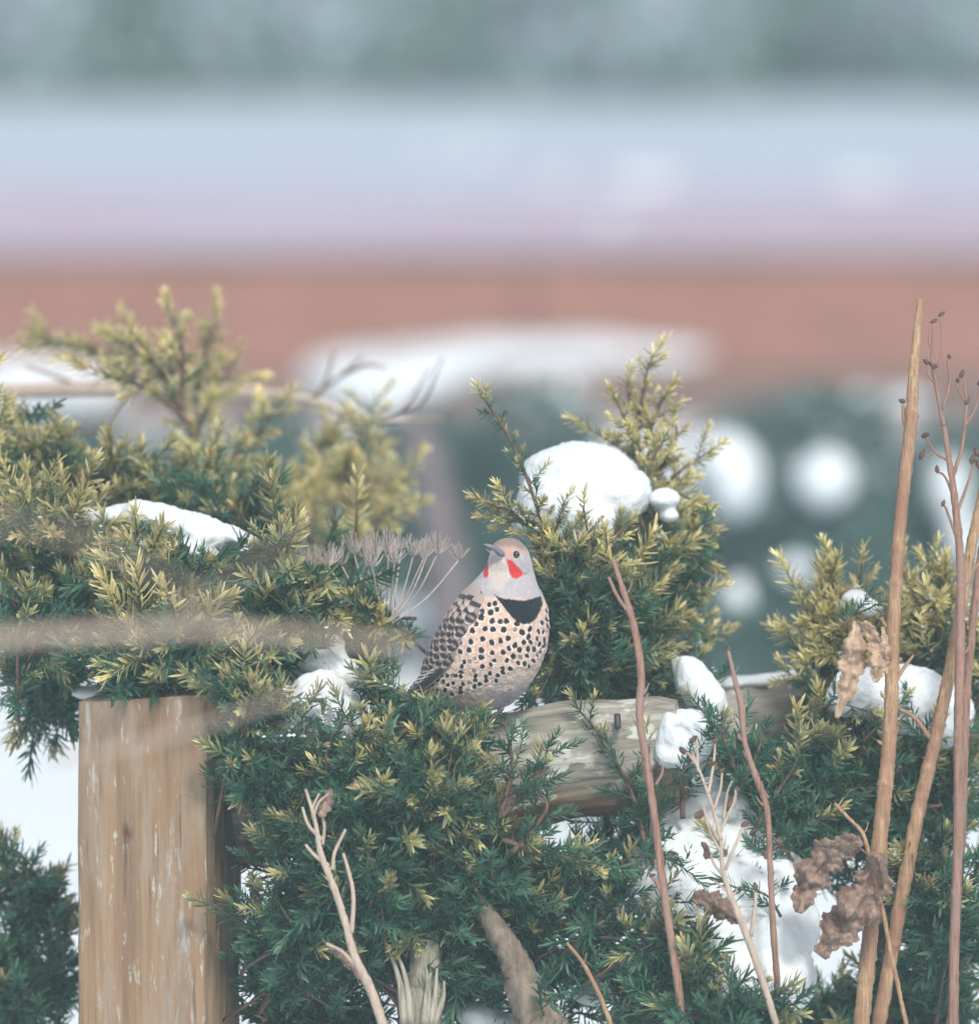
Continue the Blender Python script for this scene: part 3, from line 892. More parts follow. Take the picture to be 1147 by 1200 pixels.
# --- D: low right yew around the snow mound
b = Bush(groundpt(740, 1250, .02), 'yew sprays around the large snow mound at the lower right', 34)
for l, g in (([(730, 1010), (750, 1000), (775, 1005)], .1), ([(930, 1010), (910, 985), (890, 972)], .1), ([(780, 920), (800, 905), (815, 885)], .1), ([(850, 860), (835, 850), (822, 832)], .15), ([(745, 1075), (770, 1060), (800, 1058)], .2), ([(915, 1075), (900, 1050), (880, 1045)], .1)):
    b.branch(PP(l, -.06), g, rad=(.002, .0008), start=.2, step=.012, size=.8)
b.branch(PP([(740, 1300, .02), (750, 1100, .04), (745, 950, .03)], 0), .1, rad=(.012, .005), start=.9)
for l, g in (([(760, 1010), (740, 930), (705, 865), (683, 838)], .12), ([(765, 1020), (762, 950), (760, 910)], .2), ([(800, 960), (800, 900), (815, 880)], .3),
             ([(850, 950), (880, 900), (895, 860)], .25), ([(880, 980), (910, 930), (930, 900)], .2), ([(860, 900), (850, 870), (845, 850)], .15), ([(830, 1040), (790, 1000), (775, 1010)], .2),
             ([(900, 1000), (925, 980), (960, 960)], .2), ([(760, 1090), (770, 1040), (820, 1015)], .3), ([(905, 1090), (900, 1030), (895, 990)], .15), ([(890, 1040), (870, 1025), (862, 1015)], .8)):
    b.branch(PP(l, .0), g, rad=(.0034, .001), start=.15, step=.011, size=.85)
b.blob(700, 1060, 70, 60, .0, 20, .05, zr=.08)
b.blob(770, 1100, 36, 40, -.06, 10, .1, zr=.06)
b.blob(850, 1180, 90, 34, -.13, 16, .08, zr=.04)
b.blob(760, 1150, 90, 40, -.06, 20, .12, zr=.06)
b.blob(728, 965, 22, 70, .03, 9, .12, zr=.06)
b.blob(890, 880, 60, 40, .10, 14, .08, zr=.08)
b.blob(950, 930, 50, 60, .10, 18, .1, zr=.08)
b.blob(720, 1000, 60, 100, .12, 20, .1, zr=.04, fill=True)
b.blob(930, 950, 80, 90, .22, 24, .1, zr=.04, fill=True)
b.build()

# --- E: right yew
b = Bush(groundpt(1030, 1150, .25), 'yew bush with yellow tips behind the tall reddish stem at the right', 35)
b.branch(PP([(1040, 1250, .25), (1035, 1000, .25), (1020, 800, .25)], 0), .1, rad=(.013, .005), start=.9)
for l, g in (([(1000, 780), (985, 720), (975, 668)], .9), ([(1000, 780), (960, 740), (940, 705)], .9), ([(1010, 780), (1005, 720), (1008, 680)], .85), ([(985, 800), (945, 770), (925, 745)], .85), ([(1060, 780), (1088, 720), (1092, 662)], .8), ([(1080, 780), (1110, 740), (1120, 700)], .8),
             ([(1060, 780), (1060, 720), (1055, 685)], .8), ([(990, 830), (950, 810), (925, 790)], .8), ([(1100, 800), (1140, 760), (1160, 720)], .7)):
    b.branch(PP(l, .22), g, rad=(.0036, .001), start=.2, step=.011, size=.85)
for l, g in (([(960, 830), (985, 825), (1010, 832)], .3), ([(1010, 870), (1030, 850), (1045, 835)], .2), ([(1090, 880), (1085, 860), (1075, 845)], .2), ([(985, 735), (1000, 722), (1012, 716)], .5)):
    b.branch(PP(l, .07), g, rad=(.002, .0008), start=.2, step=.012, size=.8)
b.blob(1000, 760, 65, 65, .25, 28, .6, zr=.1, goldtop=.3)
b.blob(1095, 730, 50, 55, .28, 20, .55, zr=.1, goldtop=.3)
b.blob(980, 850, 50, 60, .2, 18, .35, zr=.1)
b.blob(1020, 920, 80, 70, .15, 30, .15, zr=.1)
b.blob(1100, 900, 60, 80, .2, 16, .15, zr=.1)
b.blob(1100, 1050, 80, 90, .12, 26, .15, zr=.1)
b.blob(1080, 1170, 90, 60, .3, 22, .05, zr=.1)
b.blob(970, 1190, 70, 50, .3, 16, .05, zr=.1)
b.blob(1190, 800, 40, 120, .25, 12, .3, zr=.1)
b.blob(1030, 850, 90, 130, .34, 50, .1, zr=.04, fill=True)
b.build()

# bottom-left, past the post
b = Bush(groundpt(40, 1300, .3), 'small low yew at the bottom left beside the post', 36)
b.branch(PP([(30, 1330, .3), (35, 1150, .3), (40, 1080, .3)], 0), .1, rad=(.008, .003), start=.9)
b.blob(20, 1130, 80, 90, .3, 34, .1, zr=.1)
b.blob(30, 1020, 50, 40, .3, 8, .2, zr=.1)
b.build()

# ------------------------------------------------------------ snow on the near things
snow_heap('snow_heap', 'large rounded snow cap sitting high on the yew behind the bird',
          [(680, 560, .22, 68, 42, 60), (722, 578, .2, 42, 34, 50), (742, 575, .22, 24, 20, 40), (655, 590, .2, 50, 42, 50), (640, 560, .24, 32, 26, 50), (690, 612, .16, 30, 22, 30), (700, 545, .26, 38, 24, 50, 20), (625, 610, .2, 28, 26, 40), (672, 622, .12, 24, 22, 24)],
          vox=.004, disp=.014, dscale=.035, smooth=4)
snow_heap('snow_lump', 'small snow lump just right of the large snow cap',
          [(778, 584, .2, 20, 13, 24), (784, 604, .2, 13, 9, 16)], vox=.003, disp=.004, dscale=.02)
snow_heap('snow_slab', 'snow slab with ridged folds lying on the left yew',
          [(195, 608, .14, 54, 17, 40, 14), (150, 604, .16, 42, 12, 40), (112, 606, .18, 30, 11, 40), (240, 626, .12, 36, 20, 40, 24), (278, 630, .12, 32, 10, 34, 22), (228, 645, .10, 30, 11, 30, 20)],
          vox=.003, disp=.012, dscale=.02, smooth=3)
V, F = box_arrays(-.13, .13, -.02, .02, -.014, .014, .003)
o = link('board_end', mesh_np('board_end', V, F, smooth=False, mats=[m_bark('red_board', (0.30, 0.10, 0.07), (0.46, 0.20, 0.14), (.2, 1, 1), s=60)]), loc=P(125, 655, .3))
o.rotation_euler = (0, R(2), R(-18)); tag(o, 'red-brown board end peeping out under the snow slab on the left yew', 'board')
o.location = P(140, 640, .27)
snow_heap('snow_lump', 'smooth snow lump with a rounded top on the dark yew left of the bird',
          [(376, 812, -.05, 34, 26, 36), (362, 832, -.06, 38, 26, 36), (345, 848, -.065, 36, 22, 34), (328, 862, -.07, 26, 16, 28), (392, 835, -.05, 32, 30, 34), (398, 856, -.05, 28, 22, 30), (375, 852, -.06, 30, 18, 30), (318, 874, -.07, 14, 8, 18), (408, 876, -.05, 14, 10, 18)],
          vox=.003, disp=.012, dscale=.022, smooth=5)
snow_heap('snow_lump', 'shaded snow lump behind the smooth one, under the left yew',
          [(375, 775, .05, 36, 20, 34), (400, 790, .04, 24, 20, 30), (380, 752, .06, 26, 12, 24)], vox=.004, disp=.006, dscale=.03)
snow_heap('snow_lump', 'long leaning snow lump on the yew trunk above the far rail',
          [(812, 797, .12, 22, 30, 26, -25), (832, 825, .12, 22, 28, 26, -15), (800, 780, .14, 16, 12, 20), (822, 812, .12, 24, 30, 26, -20)], vox=.003, disp=.010, dscale=.025)
snow_heap('snow_lump', 'snow lump wedged at the cut end of the near log rail',
          [(798, 868, .0, 30, 28, 34), (806, 845, .03, 28, 14, 30), (788, 886, -.01, 22, 16, 24), (783, 856, .0, 14, 22, 26), (814, 870, .01, 24, 26, 30)], vox=.003, disp=.010, dscale=.025)
snow_heap('snow_mound', 'large snow mound at the lower right behind the dry seed stalk',
          [(815, 938, .12, 54, 26, 50), (795, 962, .09, 46, 38, 50), (845, 962, .10, 50, 40, 50), (782, 1000, .05, 46, 44, 50), (825, 1000, .05, 60, 46, 50), (872, 1005, .07, 52, 50, 50), (800, 1045, .02, 64, 46, 50), (850, 1045, .02, 66, 50, 50), (898, 1050, .03, 44, 56, 50),
           (820, 1095, .0, 84, 50, 60), (890, 1100, .0, 56, 56, 60), (850, 1150, -.01, 110, 60, 70), (820, 1200, -.01, 110, 60, 80), (750, 1030, .05, 18, 22, 30), (918, 1035, .05, 34, 40, 40), (925, 1085, .03, 38, 46, 50)],
          vox=.005, disp=.016, dscale=.05, smooth=8)
snow_heap('snow_lump', 'small snow lump left of the large mound, under yew sprays',
          [(712, 1075, .1, 26, 22, 30), (735, 1055, .12, 22, 16, 30), (700, 1092, .1, 14, 10, 20)], vox=.003, disp=.006, dscale=.03)
snow_heap('snow_lump', 'snow lump at the bottom edge beneath the right yew sprays',
          [(712, 1150, .06, 32, 18, 30), (695, 1165, .06, 26, 14, 30), (730, 1165, .08, 20, 12, 20)], vox=.003, disp=.006, dscale=.03)
snow_heap('snow_lump', 'small snow lump at the bottom edge right of the split stake',
          [(560, 1190, .04, 26, 16, 30), (590, 1200, .04, 30, 14, 30)], vox=.003, disp=.005, dscale=.03)
snow_heap('snow_lump', 'wide snow lump on the right yew behind the hanging dead leaf',
          [(1008, 810, .12, 36, 30, 34), (1060, 820, .12, 56, 42, 40), (1104, 836, .13, 38, 42, 40), (986, 822, .12, 20, 20, 24), (1050, 797, .14, 50, 18, 30), (1120, 815, .14, 20, 16, 20)], vox=.004, disp=.016, dscale=.03)
snow_heap('snow_lump', 'little snow lump near the top of the right yew',
          [(1004, 703, .17, 18, 12, 20, 20), (1018, 712, .17, 14, 11, 14), (994, 708, .18, 10, 8, 14)], vox=.003, disp=.008, dscale=.02)
snow_heap('snow_strip', 'thin snow strip behind the top of the wooden post',
          [(110, 812, .14, 30, 8, 20), (150, 806, .14, 30, 6, 20)], vox=.003, disp=.004, dscale=.02)

# crumbs of snow caught on the needles round the heaps
def crumbs(areas, seed):
    r = random.Random(seed); V, F, off = [], [], 0
    pts = [f for b_ in BUSHES for f in b_.front]
    for poly, prob in areas:
        for p, d, kind, k, sz, roll in pts:
            q = px_of(p + d * .03)
            if in_poly(q[0], q[1], poly) and r.random() < prob:
                for _ in range(r.randint(2, 6)):
                    c = p + d * r.uniform(.3, .95) * SPRIG[kind][k][4] * sz + Vector((r.uniform(-1, 1), r.uniform(-1, .2), r.uniform(.2, 1))) * .004
                    sx = r.uniform(.0012, .0042)
                    for a in ((1, 0, 0), (-1, 0, 0), (0, 1, 0), (0, -1, 0), (0, 0, .6), (0, 0, -.5)):
                        V.append((c.x + a[0] * sx * r.uniform(.6, 1.6), c.y + a[1] * sx, c.z + a[2] * sx * r.uniform(.7, 1.2)))
                    F += [(off + a, off + b2, off + c2) for a, b2, c2 in ((0, 2, 4), (2, 1, 4), (1, 3, 4), (3, 0, 4), (2, 0, 5), (1, 2, 5), (3, 1, 5), (0, 3, 5))]; off += 6
    o = link('snow_crumbs', mesh_np('snow_crumbs', np.array(V), F, mats=[SNOW]))
    tag(o, kind='stuff')
crumbs([([(360, 730), (450, 730), (460, 880), (300, 890), (330, 800)], .55), ([(90, 580), (310, 590), (310, 660), (90, 660)], .35), ([(600, 520), (760, 520), (800, 640), (640, 660), (590, 600)], .4),
        ([(680, 1030), (760, 1020), (770, 1110), (680, 1110)], .6), ([(750, 740), (860, 750), (860, 920), (750, 920)], .35), ([(960, 680), (1140, 680), (1140, 860), (960, 860)], .3), ([(0, 560), (90, 560), (90, 880), (0, 880)], .12), ([(640, 940), (760, 940), (700, 1190), (640, 1190)], .2)], 5)

# ------------------------------------------------------------ dry stems
def stem(name, label, main, radii, mat, twigs=(), pods=(), dd=-.1, cat='dry stem', rough=.12, podmat=POD, group=None):
    pts = PP(main, dd)
    base = Vector(pts[-1]); base.z = 0
    last, prev = pts[-1], pts[-2]; dz = max(1e-4, prev.z - last.z); sx = max(-.35, min(.35, (last.x - prev.x) / dz))
    seg = (last - prev).length; ng = max(1, int(last.z / seg))
    for i in range(1, ng + 1):
        f = i / ng; h = last.z * f
        pts.append(Vector((last.x + sx * h * (1 - .4 * f), last.y, last.z - h - (.03 if i == ng else 0))))
    jr = random.Random(int(main[0][0]))
    for i in range(1, len(pts) - 1): pts[i] = pts[i] + Vector((jr.uniform(-1, 1), jr.uniform(-1, 1), 0)) * .0012
    radii = list(np.interp(np.linspace(0, len(main) - 1, len(main)), np.linspace(0, len(main) - 1, len(radii)), radii)) + [radii[-1]] * (ng - 1)
    pts2 = [p - base for p in pts]
    e = empty(name, base); tag(e, label, cat, group)
    tube('stalk', pts2, [r / 1000 for r in radii] + [radii[-1] / 1000], mat, e, sides=14, rough=rough * 1.5, n=int(len(pts2) * 36), nodes=.12)
    for q in range(max(2, len(main) - 3) if main[0][0] > 600 else 2):
        kk = jr.uniform(.1, .95) * (len(main) - 1); a, b_ = main[int(kk)], main[min(int(kk) + 1, len(main) - 1)]; u = kk - int(kk)
        sx_, sy_ = a[0] + (b_[0] - a[0]) * u, a[1] + (b_[1] - a[1]) * u; sg = jr.choice((-1, 1)); rr_ = radii[min(int(kk), len(radii) - 1)]
        tube('twig', [p - base for p in PP([(sx_, sy_), (sx_ + sg * (rr_ + 1.5), sy_ - 3), (sx_ + sg * (rr_ + jr.uniform(3, 7)), sy_ - jr.uniform(6, 14))], dd)], [rr_ * .00045, rr_ * .0003, .0006], mat, e, sides=6, n=7)
    for l, r0, r1 in twigs:
        tube('twig', [p - base for p in PP(l, dd)], [r0 / 1000, r1 / 1000], mat, e, sides=7, rough=rough, n=len(l) * 6)
    segs = [main] + [l for l, _, _ in twigs]
    for (x, y, s_) in pods:
        best = None
        for l in segs:
            for a, b_ in zip(l[:-1], l[1:]):
                for u in (0, .25, .5, .75, 1):
                    qx, qy = a[0] + (b_[0] - a[0]) * u, a[1] + (b_[1] - a[1]) * u
                    dd_ = math.hypot(qx - x, (qy - y) * (1 if qy > y else 2.5))
                    if best is None or dd_ < best[0]: best = (dd_, qx, qy)
        if best[0] > 2:
            tube('twig', [p - base for p in PP([(best[1], best[2]), ((best[1] + x) / 2 + 1, (best[2] + y) / 2 + 2), (x, y)], dd)], [.0011, .0008], mat, e, sides=6, n=8)
        V, F = tube_arrays([(0, 0, -s_ * .0010), (0, 0, -s_ * .0004), (0, 0, s_ * .0005), (0, 0, s_ * .0011)], [.0002, s_ * .0005, s_ * .00042, .0002], n=9, sides=8, rough=.3, seed=int(x))
        o = link('seed_pod', mesh_np('seed_pod', V, F, mats=[podmat]), e, loc=P(x, y, dd) - base)
        o.rotation_euler = (rng.uniform(-.9, .9), rng.uniform(-1.3, 1.3), 0)
    return e

stem('dry_stalk', 'tallest thick reddish-brown stem at the right, with a snapped side stub',
     [(1078, 350), (1072, 430), (1066, 500), (1054, 620), (1046, 740), (1042, 860), (1030, 980)], [4, 6, 7.5, 7.5, 8, 8.5, 9.5], STALK_TAN,
     twigs=[([(1066, 510), (1060, 495), (1058, 474)], 3, 2.4), ([(1048, 800), (1060, 782), (1070, 768)], 3, 1.6), ([(1052, 655), (1060, 648), (1062, 640)], 3, 1.5)],
     pods=[(1057, 470, 6), (1064, 508, 4)], dd=-.05)
stem('dry_stalk', 'leaning reddish-brown stem nearest the right edge, crossing behind the thin ones',
     [(1160, 540), (1142, 620), (1128, 700), (1112, 790), (1092, 880), (1075, 960)], [5, 6, 7, 7.5, 8, 8.5], STALK_TAN,
     twigs=[([(1090, 866), (1070, 840), (1040, 826)], 3, 2.2), ([(1132, 690), (1140, 670), (1147, 660)], 2.5, 1.5)], dd=0.02)
stem('dry_stalk', 'upright thin purple-brown stem with many branching seed heads at the right edge',
     [(1106, 500), (1118, 580), (1124, 660), (1126, 740), (1124, 860)], [3, 4.2, 5, 5.5, 6], STALK,
     twigs=[([(1106, 500), (1098, 460), (1092, 420), (1094, 380)], 2.6, 1.4), ([(1104, 480), (1112, 450), (1110, 420)], 2, 1.2), ([(1112, 540), (1096, 530), (1084, 512)], 2, 1.1),
            ([(1098, 450), (1088, 440), (1086, 425)], 1.6, 1), ([(1116, 560), (1128, 520), (1132, 470), (1128, 440)], 2.6, 1.3), ([(1130, 500), (1142, 480), (1150, 450)], 2, 1.2),
            ([(1098, 430), (1104, 410), (1102, 372)], 1.6, .9), ([(1120, 590), (1108, 560), (1098, 552)], 2, 1), ([(1122, 600), (1136, 560), (1140, 540)], 2.2, 1.2), ([(1124, 640), (1110, 600), (1106, 592)], 2, 1.2),
            ([(1094, 412), (1088, 400), (1090, 384)], 1.4, .8), ([(1130, 470), (1122, 455), (1120, 446)], 1.4, .9)],
     pods=[(1094, 376, 5), (1103, 368, 5), (1084, 510, 7), (1085, 424, 6), (1093, 428, 7), (1080, 533, 7), (1127, 438, 7), (1150, 448, 7), (1140, 538, 8), (1145, 530, 7), (1098, 550, 6), (1112, 418, 5), (1105, 590, 5), (1133, 470, 6), (1122, 446, 5), (1147, 545, 7), (1120, 592, 6)], dd=-.03)
stem('dry_stalk', 'thin straight stem behind the leaning one at the right edge',
     [(1150, 640), (1142, 720), (1134, 800), (1130, 880)], [4, 5, 5, 6], STALK, dd=.06)
stem('dry_stalk', 'slender forked reddish stem crossing in front of the near log rail',
     [(718, 655), (730, 690), (742, 735), (750, 790), (749, 840), (758, 900), (770, 980), (780, 1060), (792, 1145)], [2.6, 3.4, 4.2, 4.6, 4.6, 4.4, 4.4, 4.6, 5], STALK,
     twigs=[([(737, 718), (724, 700), (713, 676)], 2.6, 1.8), ([(768, 920), (775, 908), (777, 896)], 2, 1.2), ([(780, 1060), (772, 1040), (764, 1028)], 3, 2), ([(792, 1140), (798, 1120), (812, 1118)], 2.4, 1.4)],
     pods=[(764, 1026, 5)], dd=-.16)
stem('dry_stalk', 'slender knotty stem left of the right yew, in front of the far rail',
     [(853, 762), (862, 800), (868, 828), (872, 872), (888, 915), (898, 950), (902, 1020), (906, 1088)], [2.2, 3, 4.2, 3.2, 3.8, 3.4, 3.4, 3.8], STALK,
     twigs=[([(870, 868), (866, 864), (866, 860)], 2.5, 1.5), ([(868, 832), (873, 828), (876, 824)], 2.5, 1.5), ([(900, 935), (894, 925), (892, 915)], 2, 1)],
     pods=[(854, 760, 4), (899, 930, 4)], dd=-.12)
stem('seed_stalk', 'dry branching seed stalk standing before the large snow mound',
     [(845, 985), (848, 1020), (860, 1060), (876, 1098)], [2.0, 2.8, 3.6, 4.2], STALK_PALE,
     twigs=[([(845, 985), (836, 950), (826, 920), (812, 885)], 2.4, 1.4), ([(826, 920), (818, 900), (806, 882)], 1.8, 1.1), ([(830, 930), (836, 895), (838, 870)], 2, 1.2), ([(818, 905), (817, 880), (816, 868)], 1.8, 1.2),
            ([(836, 950), (844, 925), (846, 905)], 2, 1.2), ([(844, 975), (860, 940), (862, 925)], 2, 1.2), ([(850, 1020), (862, 990), (872, 967)], 2.2, 1.6), ([(842, 985), (828, 960), (824, 945)], 1.8, 1.2),
            ([(845, 1000), (832, 975), (828, 955)], 1.8, 1.2), ([(852, 1030), (838, 1015), (834, 1005)], 2, 1.2), ([(858, 1050), (846, 1040), (836, 1032)], 2, 1), ([(880, 1098), (885, 1060), (885, 1040)], 2.6, 1.6), ([(848, 960), (852, 930), (858, 915)], 1.6, 1)],
     pods=[(800, 880, 8), (812, 867, 7), (838, 868, 6), (846, 903, 5), (820, 955, 10), (873, 966, 6), (828, 1000, 9), (833, 895, 7), (826, 992, 8), (850, 1000, 5), (885, 1040, 6), (864, 925, 5)], dd=-.18)
stem('dry_stalk', 'pale branched dead twig standing before the dark yew below the bird',
     [(358, 925), (368, 960), (376, 1000), (392, 1040), (405, 1080), (416, 1120), (436, 1166)], [1.6, 2.4, 3.4, 3.9, 4.2, 4.8, 5.6], STALK_PALE,
     twigs=[([(378, 985), (362, 968), (354, 946)], 2.6, 1.6), ([(390, 1020), (392, 1000), (405, 972)], 2.6, 1.8), ([(412, 1094), (414, 1050), (408, 1020), (402, 1000)], 3, 1.8), ([(385, 1015), (368, 1002), (358, 990)], 2.8, 1.6),
            ([(372, 975), (366, 950), (374, 930)], 2, 1.4), ([(368, 955), (374, 940), (386, 930)], 2, 1.2), ([(378, 990), (380, 970), (376, 950)], 2.2, 1.4), ([(415, 1130), (400, 1115), (382, 1106)], 2.6, 1.4)],
     dd=-.2)
stem('dry_stalk', 'short tan twig slanting at the bottom centre', [(664, 1105), (684, 1132), (706, 1175)], [1.6, 2.4, 2.8], STALK_TAN, dd=-.14)
stem('dry_stalk', 'short bent tan twig beside the fallen dead leaves', [(978, 942), (992, 958), (1012, 978), (1020, 1010)], [2.0, 2.2, 2.4, 2.6], STALK_TAN, dd=-.085)

# snag and split stake
e = tag(empty('snag', groundpt(640, 1250, -.06)), 'pointed mossy grey-brown snag rising from the bottom centre', 'dead branch')
bp = Vector(e.location)
tube('snag_wood', [p - bp for p in (P(556, 1040, -.08), P(575, 1078, -.08), P(600, 1120, -.07), P(622, 1180, -.06), P(650, 1260, -.06))] + [Vector((.05, 0, 0))], [.002, .012, .016, .024, .030, .034], SNAG, e, sides=20, rough=.28, n=70)
e = tag(empty('split_stake', groundpt(490, 1230, -.04)), 'weathered pale split stake with splintered fibres at the bottom', 'stake')
bp = Vector(e.location)
tube('stake_core', [p - bp for p in (P(500, 1060, -.03), P(498, 1150, -.03), P(494, 1230, -.03))] + [Vector((0, 0, 0))], [.015, .02, .022, .024], SPLIT, e, sides=22, rough=.22, n=50)
for l in ([(455, 1112), (468, 1150), (474, 1200)], [(465, 1116), (476, 1150), (482, 1200)], [(505, 1140), (500, 1165), (498, 1200)], [(512, 1135), (510, 1165), (506, 1200)], [(520, 1150), (518, 1175), (505, 1205)], [(498, 1130), (502, 1160), (500, 1205)]):
    tube('splinter', [p - bp for p in PP(l, -.065)], [.0015, .0035, .006], SPLIT, e, sides=6, n=12, rough=.2)

# dead leaves
def dead_leaf(name, label, path, widths, dd, seed, parent=None, mat=None, crump=.012):
    C = catmull([(x, y, 0) for x, y in path], 60)[:, :2]
    wd = np.interp(np.linspace(0, 1, 60), np.linspace(0, 1, len(widths)), widths)
    T = np.gradient(C, axis=0); T /= np.linalg.norm(T, axis=1)[:, None]; Nn = np.stack([-T[:, 1], T[:, 0]], 1)
    r = np.random.RandomState(seed); ns = 31
    base = P(path[0][0], path[0][1], dd)
    V = []
    for i in range(60):
        lob = 1 + .20 * math.sin(i * .42 + seed) + .10 * math.sin(i * 1.3 + seed * 2) + .05 * math.sin(i * 2.9)
        for j in range(ns):
            v = (j / (ns - 1) - .5) * 2
            q = C[i] + Nn[i] * v * wd[i] * lob
            fold = math.sin(v * 5 + i * .09) * .16 + abs(v) ** 1.5 * .75 - .12 * math.exp(-(v / .06) ** 2)
            V.append((q[0], q[1], fold * wd[i] * .8))
    V = np.array(V)
    nz = (fbm(np.column_stack([V[:, 0] * .05, V[:, 1] * .05, V[:, 2] * 0]), seed, 4) - .5)
    W_ = np.array([tuple(P(a, b_, dd + c / 1000 + n_ * crump * 3) - base) for (a, b_, c), n_ in zip(V, nz)])
    idx = np.arange(60 * ns).reshape(60, ns)
    F = np.stack([idx[:-1, :-1].ravel(), idx[:-1, 1:].ravel(), idx[1:, 1:].ravel(), idx[1:, :-1].ravel()], 1)
    o = link(name, mesh_np(name, W_, F, mats=[mat or LEAF]), parent, loc=base)
    m = o.modifiers.new('t', 'SOLIDIFY'); m.thickness = .0006
    if label: tag(o, label, 'dead leaf')
    return o
e = tag(empty('hanging_leaf', P(1040, 800, -.06)), 'crumpled brown dead leaf hanging on the tall reddish stem', 'dead leaf')
for path, wd, sd_ in (([(1005, 728), (1000, 765), (994, 800), (980, 842)], [5, 15, 13, 2], 2), ([(1012, 728), (1026, 755), (1028, 778), (1026, 800)], [4, 12, 12, 3], 5), ([(1034, 735), (1038, 760), (1038, 790)], [2, 5, 2], 8)):
    o = dead_leaf('leaf_lobe', None, path, wd, -.07, sd_, None, mat=LEAF_PALE)
    o.parent = e; o.location = Vector(o.location) - Vector(e.location)
tube('petiole', [P(1005, 728, -.07) - Vector(e.location), P(1025, 745, -.07) - Vector(e.location), P(1043, 775, -.055) - Vector(e.location)], [.0016, .0018, .002], LEAF, e, n=8, sides=6)
dead_leaf('dead_leaf', 'curled brown dead leaf at the lower right, left one of the pair', [(1010, 985), (975, 1000), (950, 1030), (935, 1070)], [8, 20, 21, 6], -.12, 11, crump=.02)
dead_leaf('dead_leaf', 'wide brown dead leaf under the right-hand stems, right one of the pair', [(1030, 1000), (1020, 1040), (990, 1080), (960, 1120)], [9, 24, 26, 8], -.10, 14, crump=.02)
dead_leaf('dead_leaf', 'brown dead leaf at the foot of the seed stalk by the mound', [(812, 1048), (840, 1062), (868, 1080)], [6, 16, 5], -.13, 17)
dead_leaf('dead_leaf', 'small curled dead leaf caught on the pale branched twig', [(388, 925), (382, 942), (376, 958)], [3, 9, 3], -.2, 23)
dead_leaf('dead_leaf', 'pale folded dead leaf low at the bottom beside the pale twig', [(382, 1105), (400, 1120), (425, 1150)], [2, 6, 2], -.12, 29)

# ------------------------------------------------------------ dry umbel
def umbel(base_px, heads, dd, label, seed):
    r = random.Random(seed)
    bp = P(*base_px, dd); g = bp.copy(); g.z = 0
    e = empty('dry_umbel', g); tag(e, label, 'dry flower')
    tube('stalk', [bp - g, P(base_px[0] + 8, base_px[1] + 120, dd) - g, Vector((.03, 0, 0))], [.0022, .003, .004], UMBEL, e, n=20, sides=7)
    for hx, hy, hd, sz in heads:
        tip = P(hx, hy, dd + hd)
        md = (bp + tip) / 2 + Vector(((tip.x - bp.x) * r.uniform(.02, .14), 0, -abs(tip.x - bp.x) * r.uniform(.02, .10)))
        parts = [tube_arrays([bp - g, md - g, tip - g], [.0013, .0010, .0009], n=14, sides=5)]
        o = link('ray', mesh_np('ray', *parts[0], mats=[UMBEL]), e)
        br = []
        for k in range(int(24 * sz)):
            a = r.uniform(0, 6.28); s_ = r.uniform(.1, 1) * .013 * sz
            q0 = tip - g; hh = r.uniform(.012, .024) * sz * (1.2 - s_ * 30)
            m1 = q0 + Vector((math.cos(a) * s_ * .55, math.sin(a) * s_ * .55, hh * .28 + r.uniform(-.001, .001)))
            m2 = q0 + Vector((math.cos(a) * s_ * 1.1 + r.uniform(-.003, .003), math.sin(a) * s_ * 1.1, hh))
            br.append(tube_arrays([q0, m1, m2], [.0007, .0006, .0004], n=5, sides=3, cap=False))
        V, F = join_arrays(br)
        link('umbellet', mesh_np('umbellet', V, F, mats=[UMBEL]), e)
hs_ = [(538, 656, .0, .9), (512, 650, .0, 1.2), (500, 652, .03, 1.1), (484, 652, .0, 1.0), (470, 645, .02, 1.1), (455, 648, -.03, 1.3), (440, 650, .0, 1.3), (428, 655, .03, 1.2), (415, 650, .05, 1.1), (400, 662, .0, 1.2), (385, 664, -.03, 1.3), (372, 668, .0, 1.2), (360, 662, .03, 1), (462, 660, -.06, 1.1), (436, 664, -.06, 1.2), (496, 655, -.04, 1.0)]
umbel((452, 736), hs_, .10, 'pale dried umbel with bristly flower heads left of the bird', 3)

# bare twigs behind, mid-blur
e = tag(empty('bare_branch', P(250, 465, 1.2)), 'blurred bare branch reaching right behind the left yew leaders', 'branch')
ob = Vector(e.location)
tube('limb', [p - ob for p in PP([(-20, 458), (150, 455), (280, 458), (370, 470), (430, 492), (520, 490)], 1.2)], [.010, .009, .008, .005, .003, .001], STALK_PALE, e, n=40)
for l in ([(360, 468), (400, 440), (425, 418)], [(400, 440), (430, 428), (452, 432)], [(370, 470), (385, 440), (392, 410)], [(430, 492), (470, 480), (505, 430)], [(470, 482), (495, 470), (518, 420)], [(100, 455), (60, 440), (30, 430)], [(150, 455), (120, 500), (80, 510)], [(280, 510), (330, 505), (360, 508)]):
    tube('twig', [p - ob for p in PP(l, 1.2)], [.003, .0012], TWIG, e, n=8, sides=5)

# out-of-focus twigs close to the watcher
for l, dd, r_, lab in (([(-60, 752), (100, 742), (250, 738), (480, 756)], -2.6, .0065, 'soft blurred pale twig running level across the left yew'),
                       ([(60, 892), (180, 868), (300, 830), (420, 790)], -2.2, .003, 'faint blurred twig slanting across the top of the post'),
                       ([(-40, 600), (120, 640), (260, 720), (300, 760)], -3.0, .0022, 'blurred twig slanting down over the left yew'),
                       ([(150, 760), (250, 690), (330, 640), (480, 520)], -3.0, .0018, 'blurred twig rising towards the dry umbel')):
    pts = PP(l, dd)
    o = tube('near_twig', pts, [r_, r_ * .8, r_ * .6], STALK_PALE, None, n=30, origin=pts[0])
    o.location = pts[0]; tag(o, lab, 'twig')

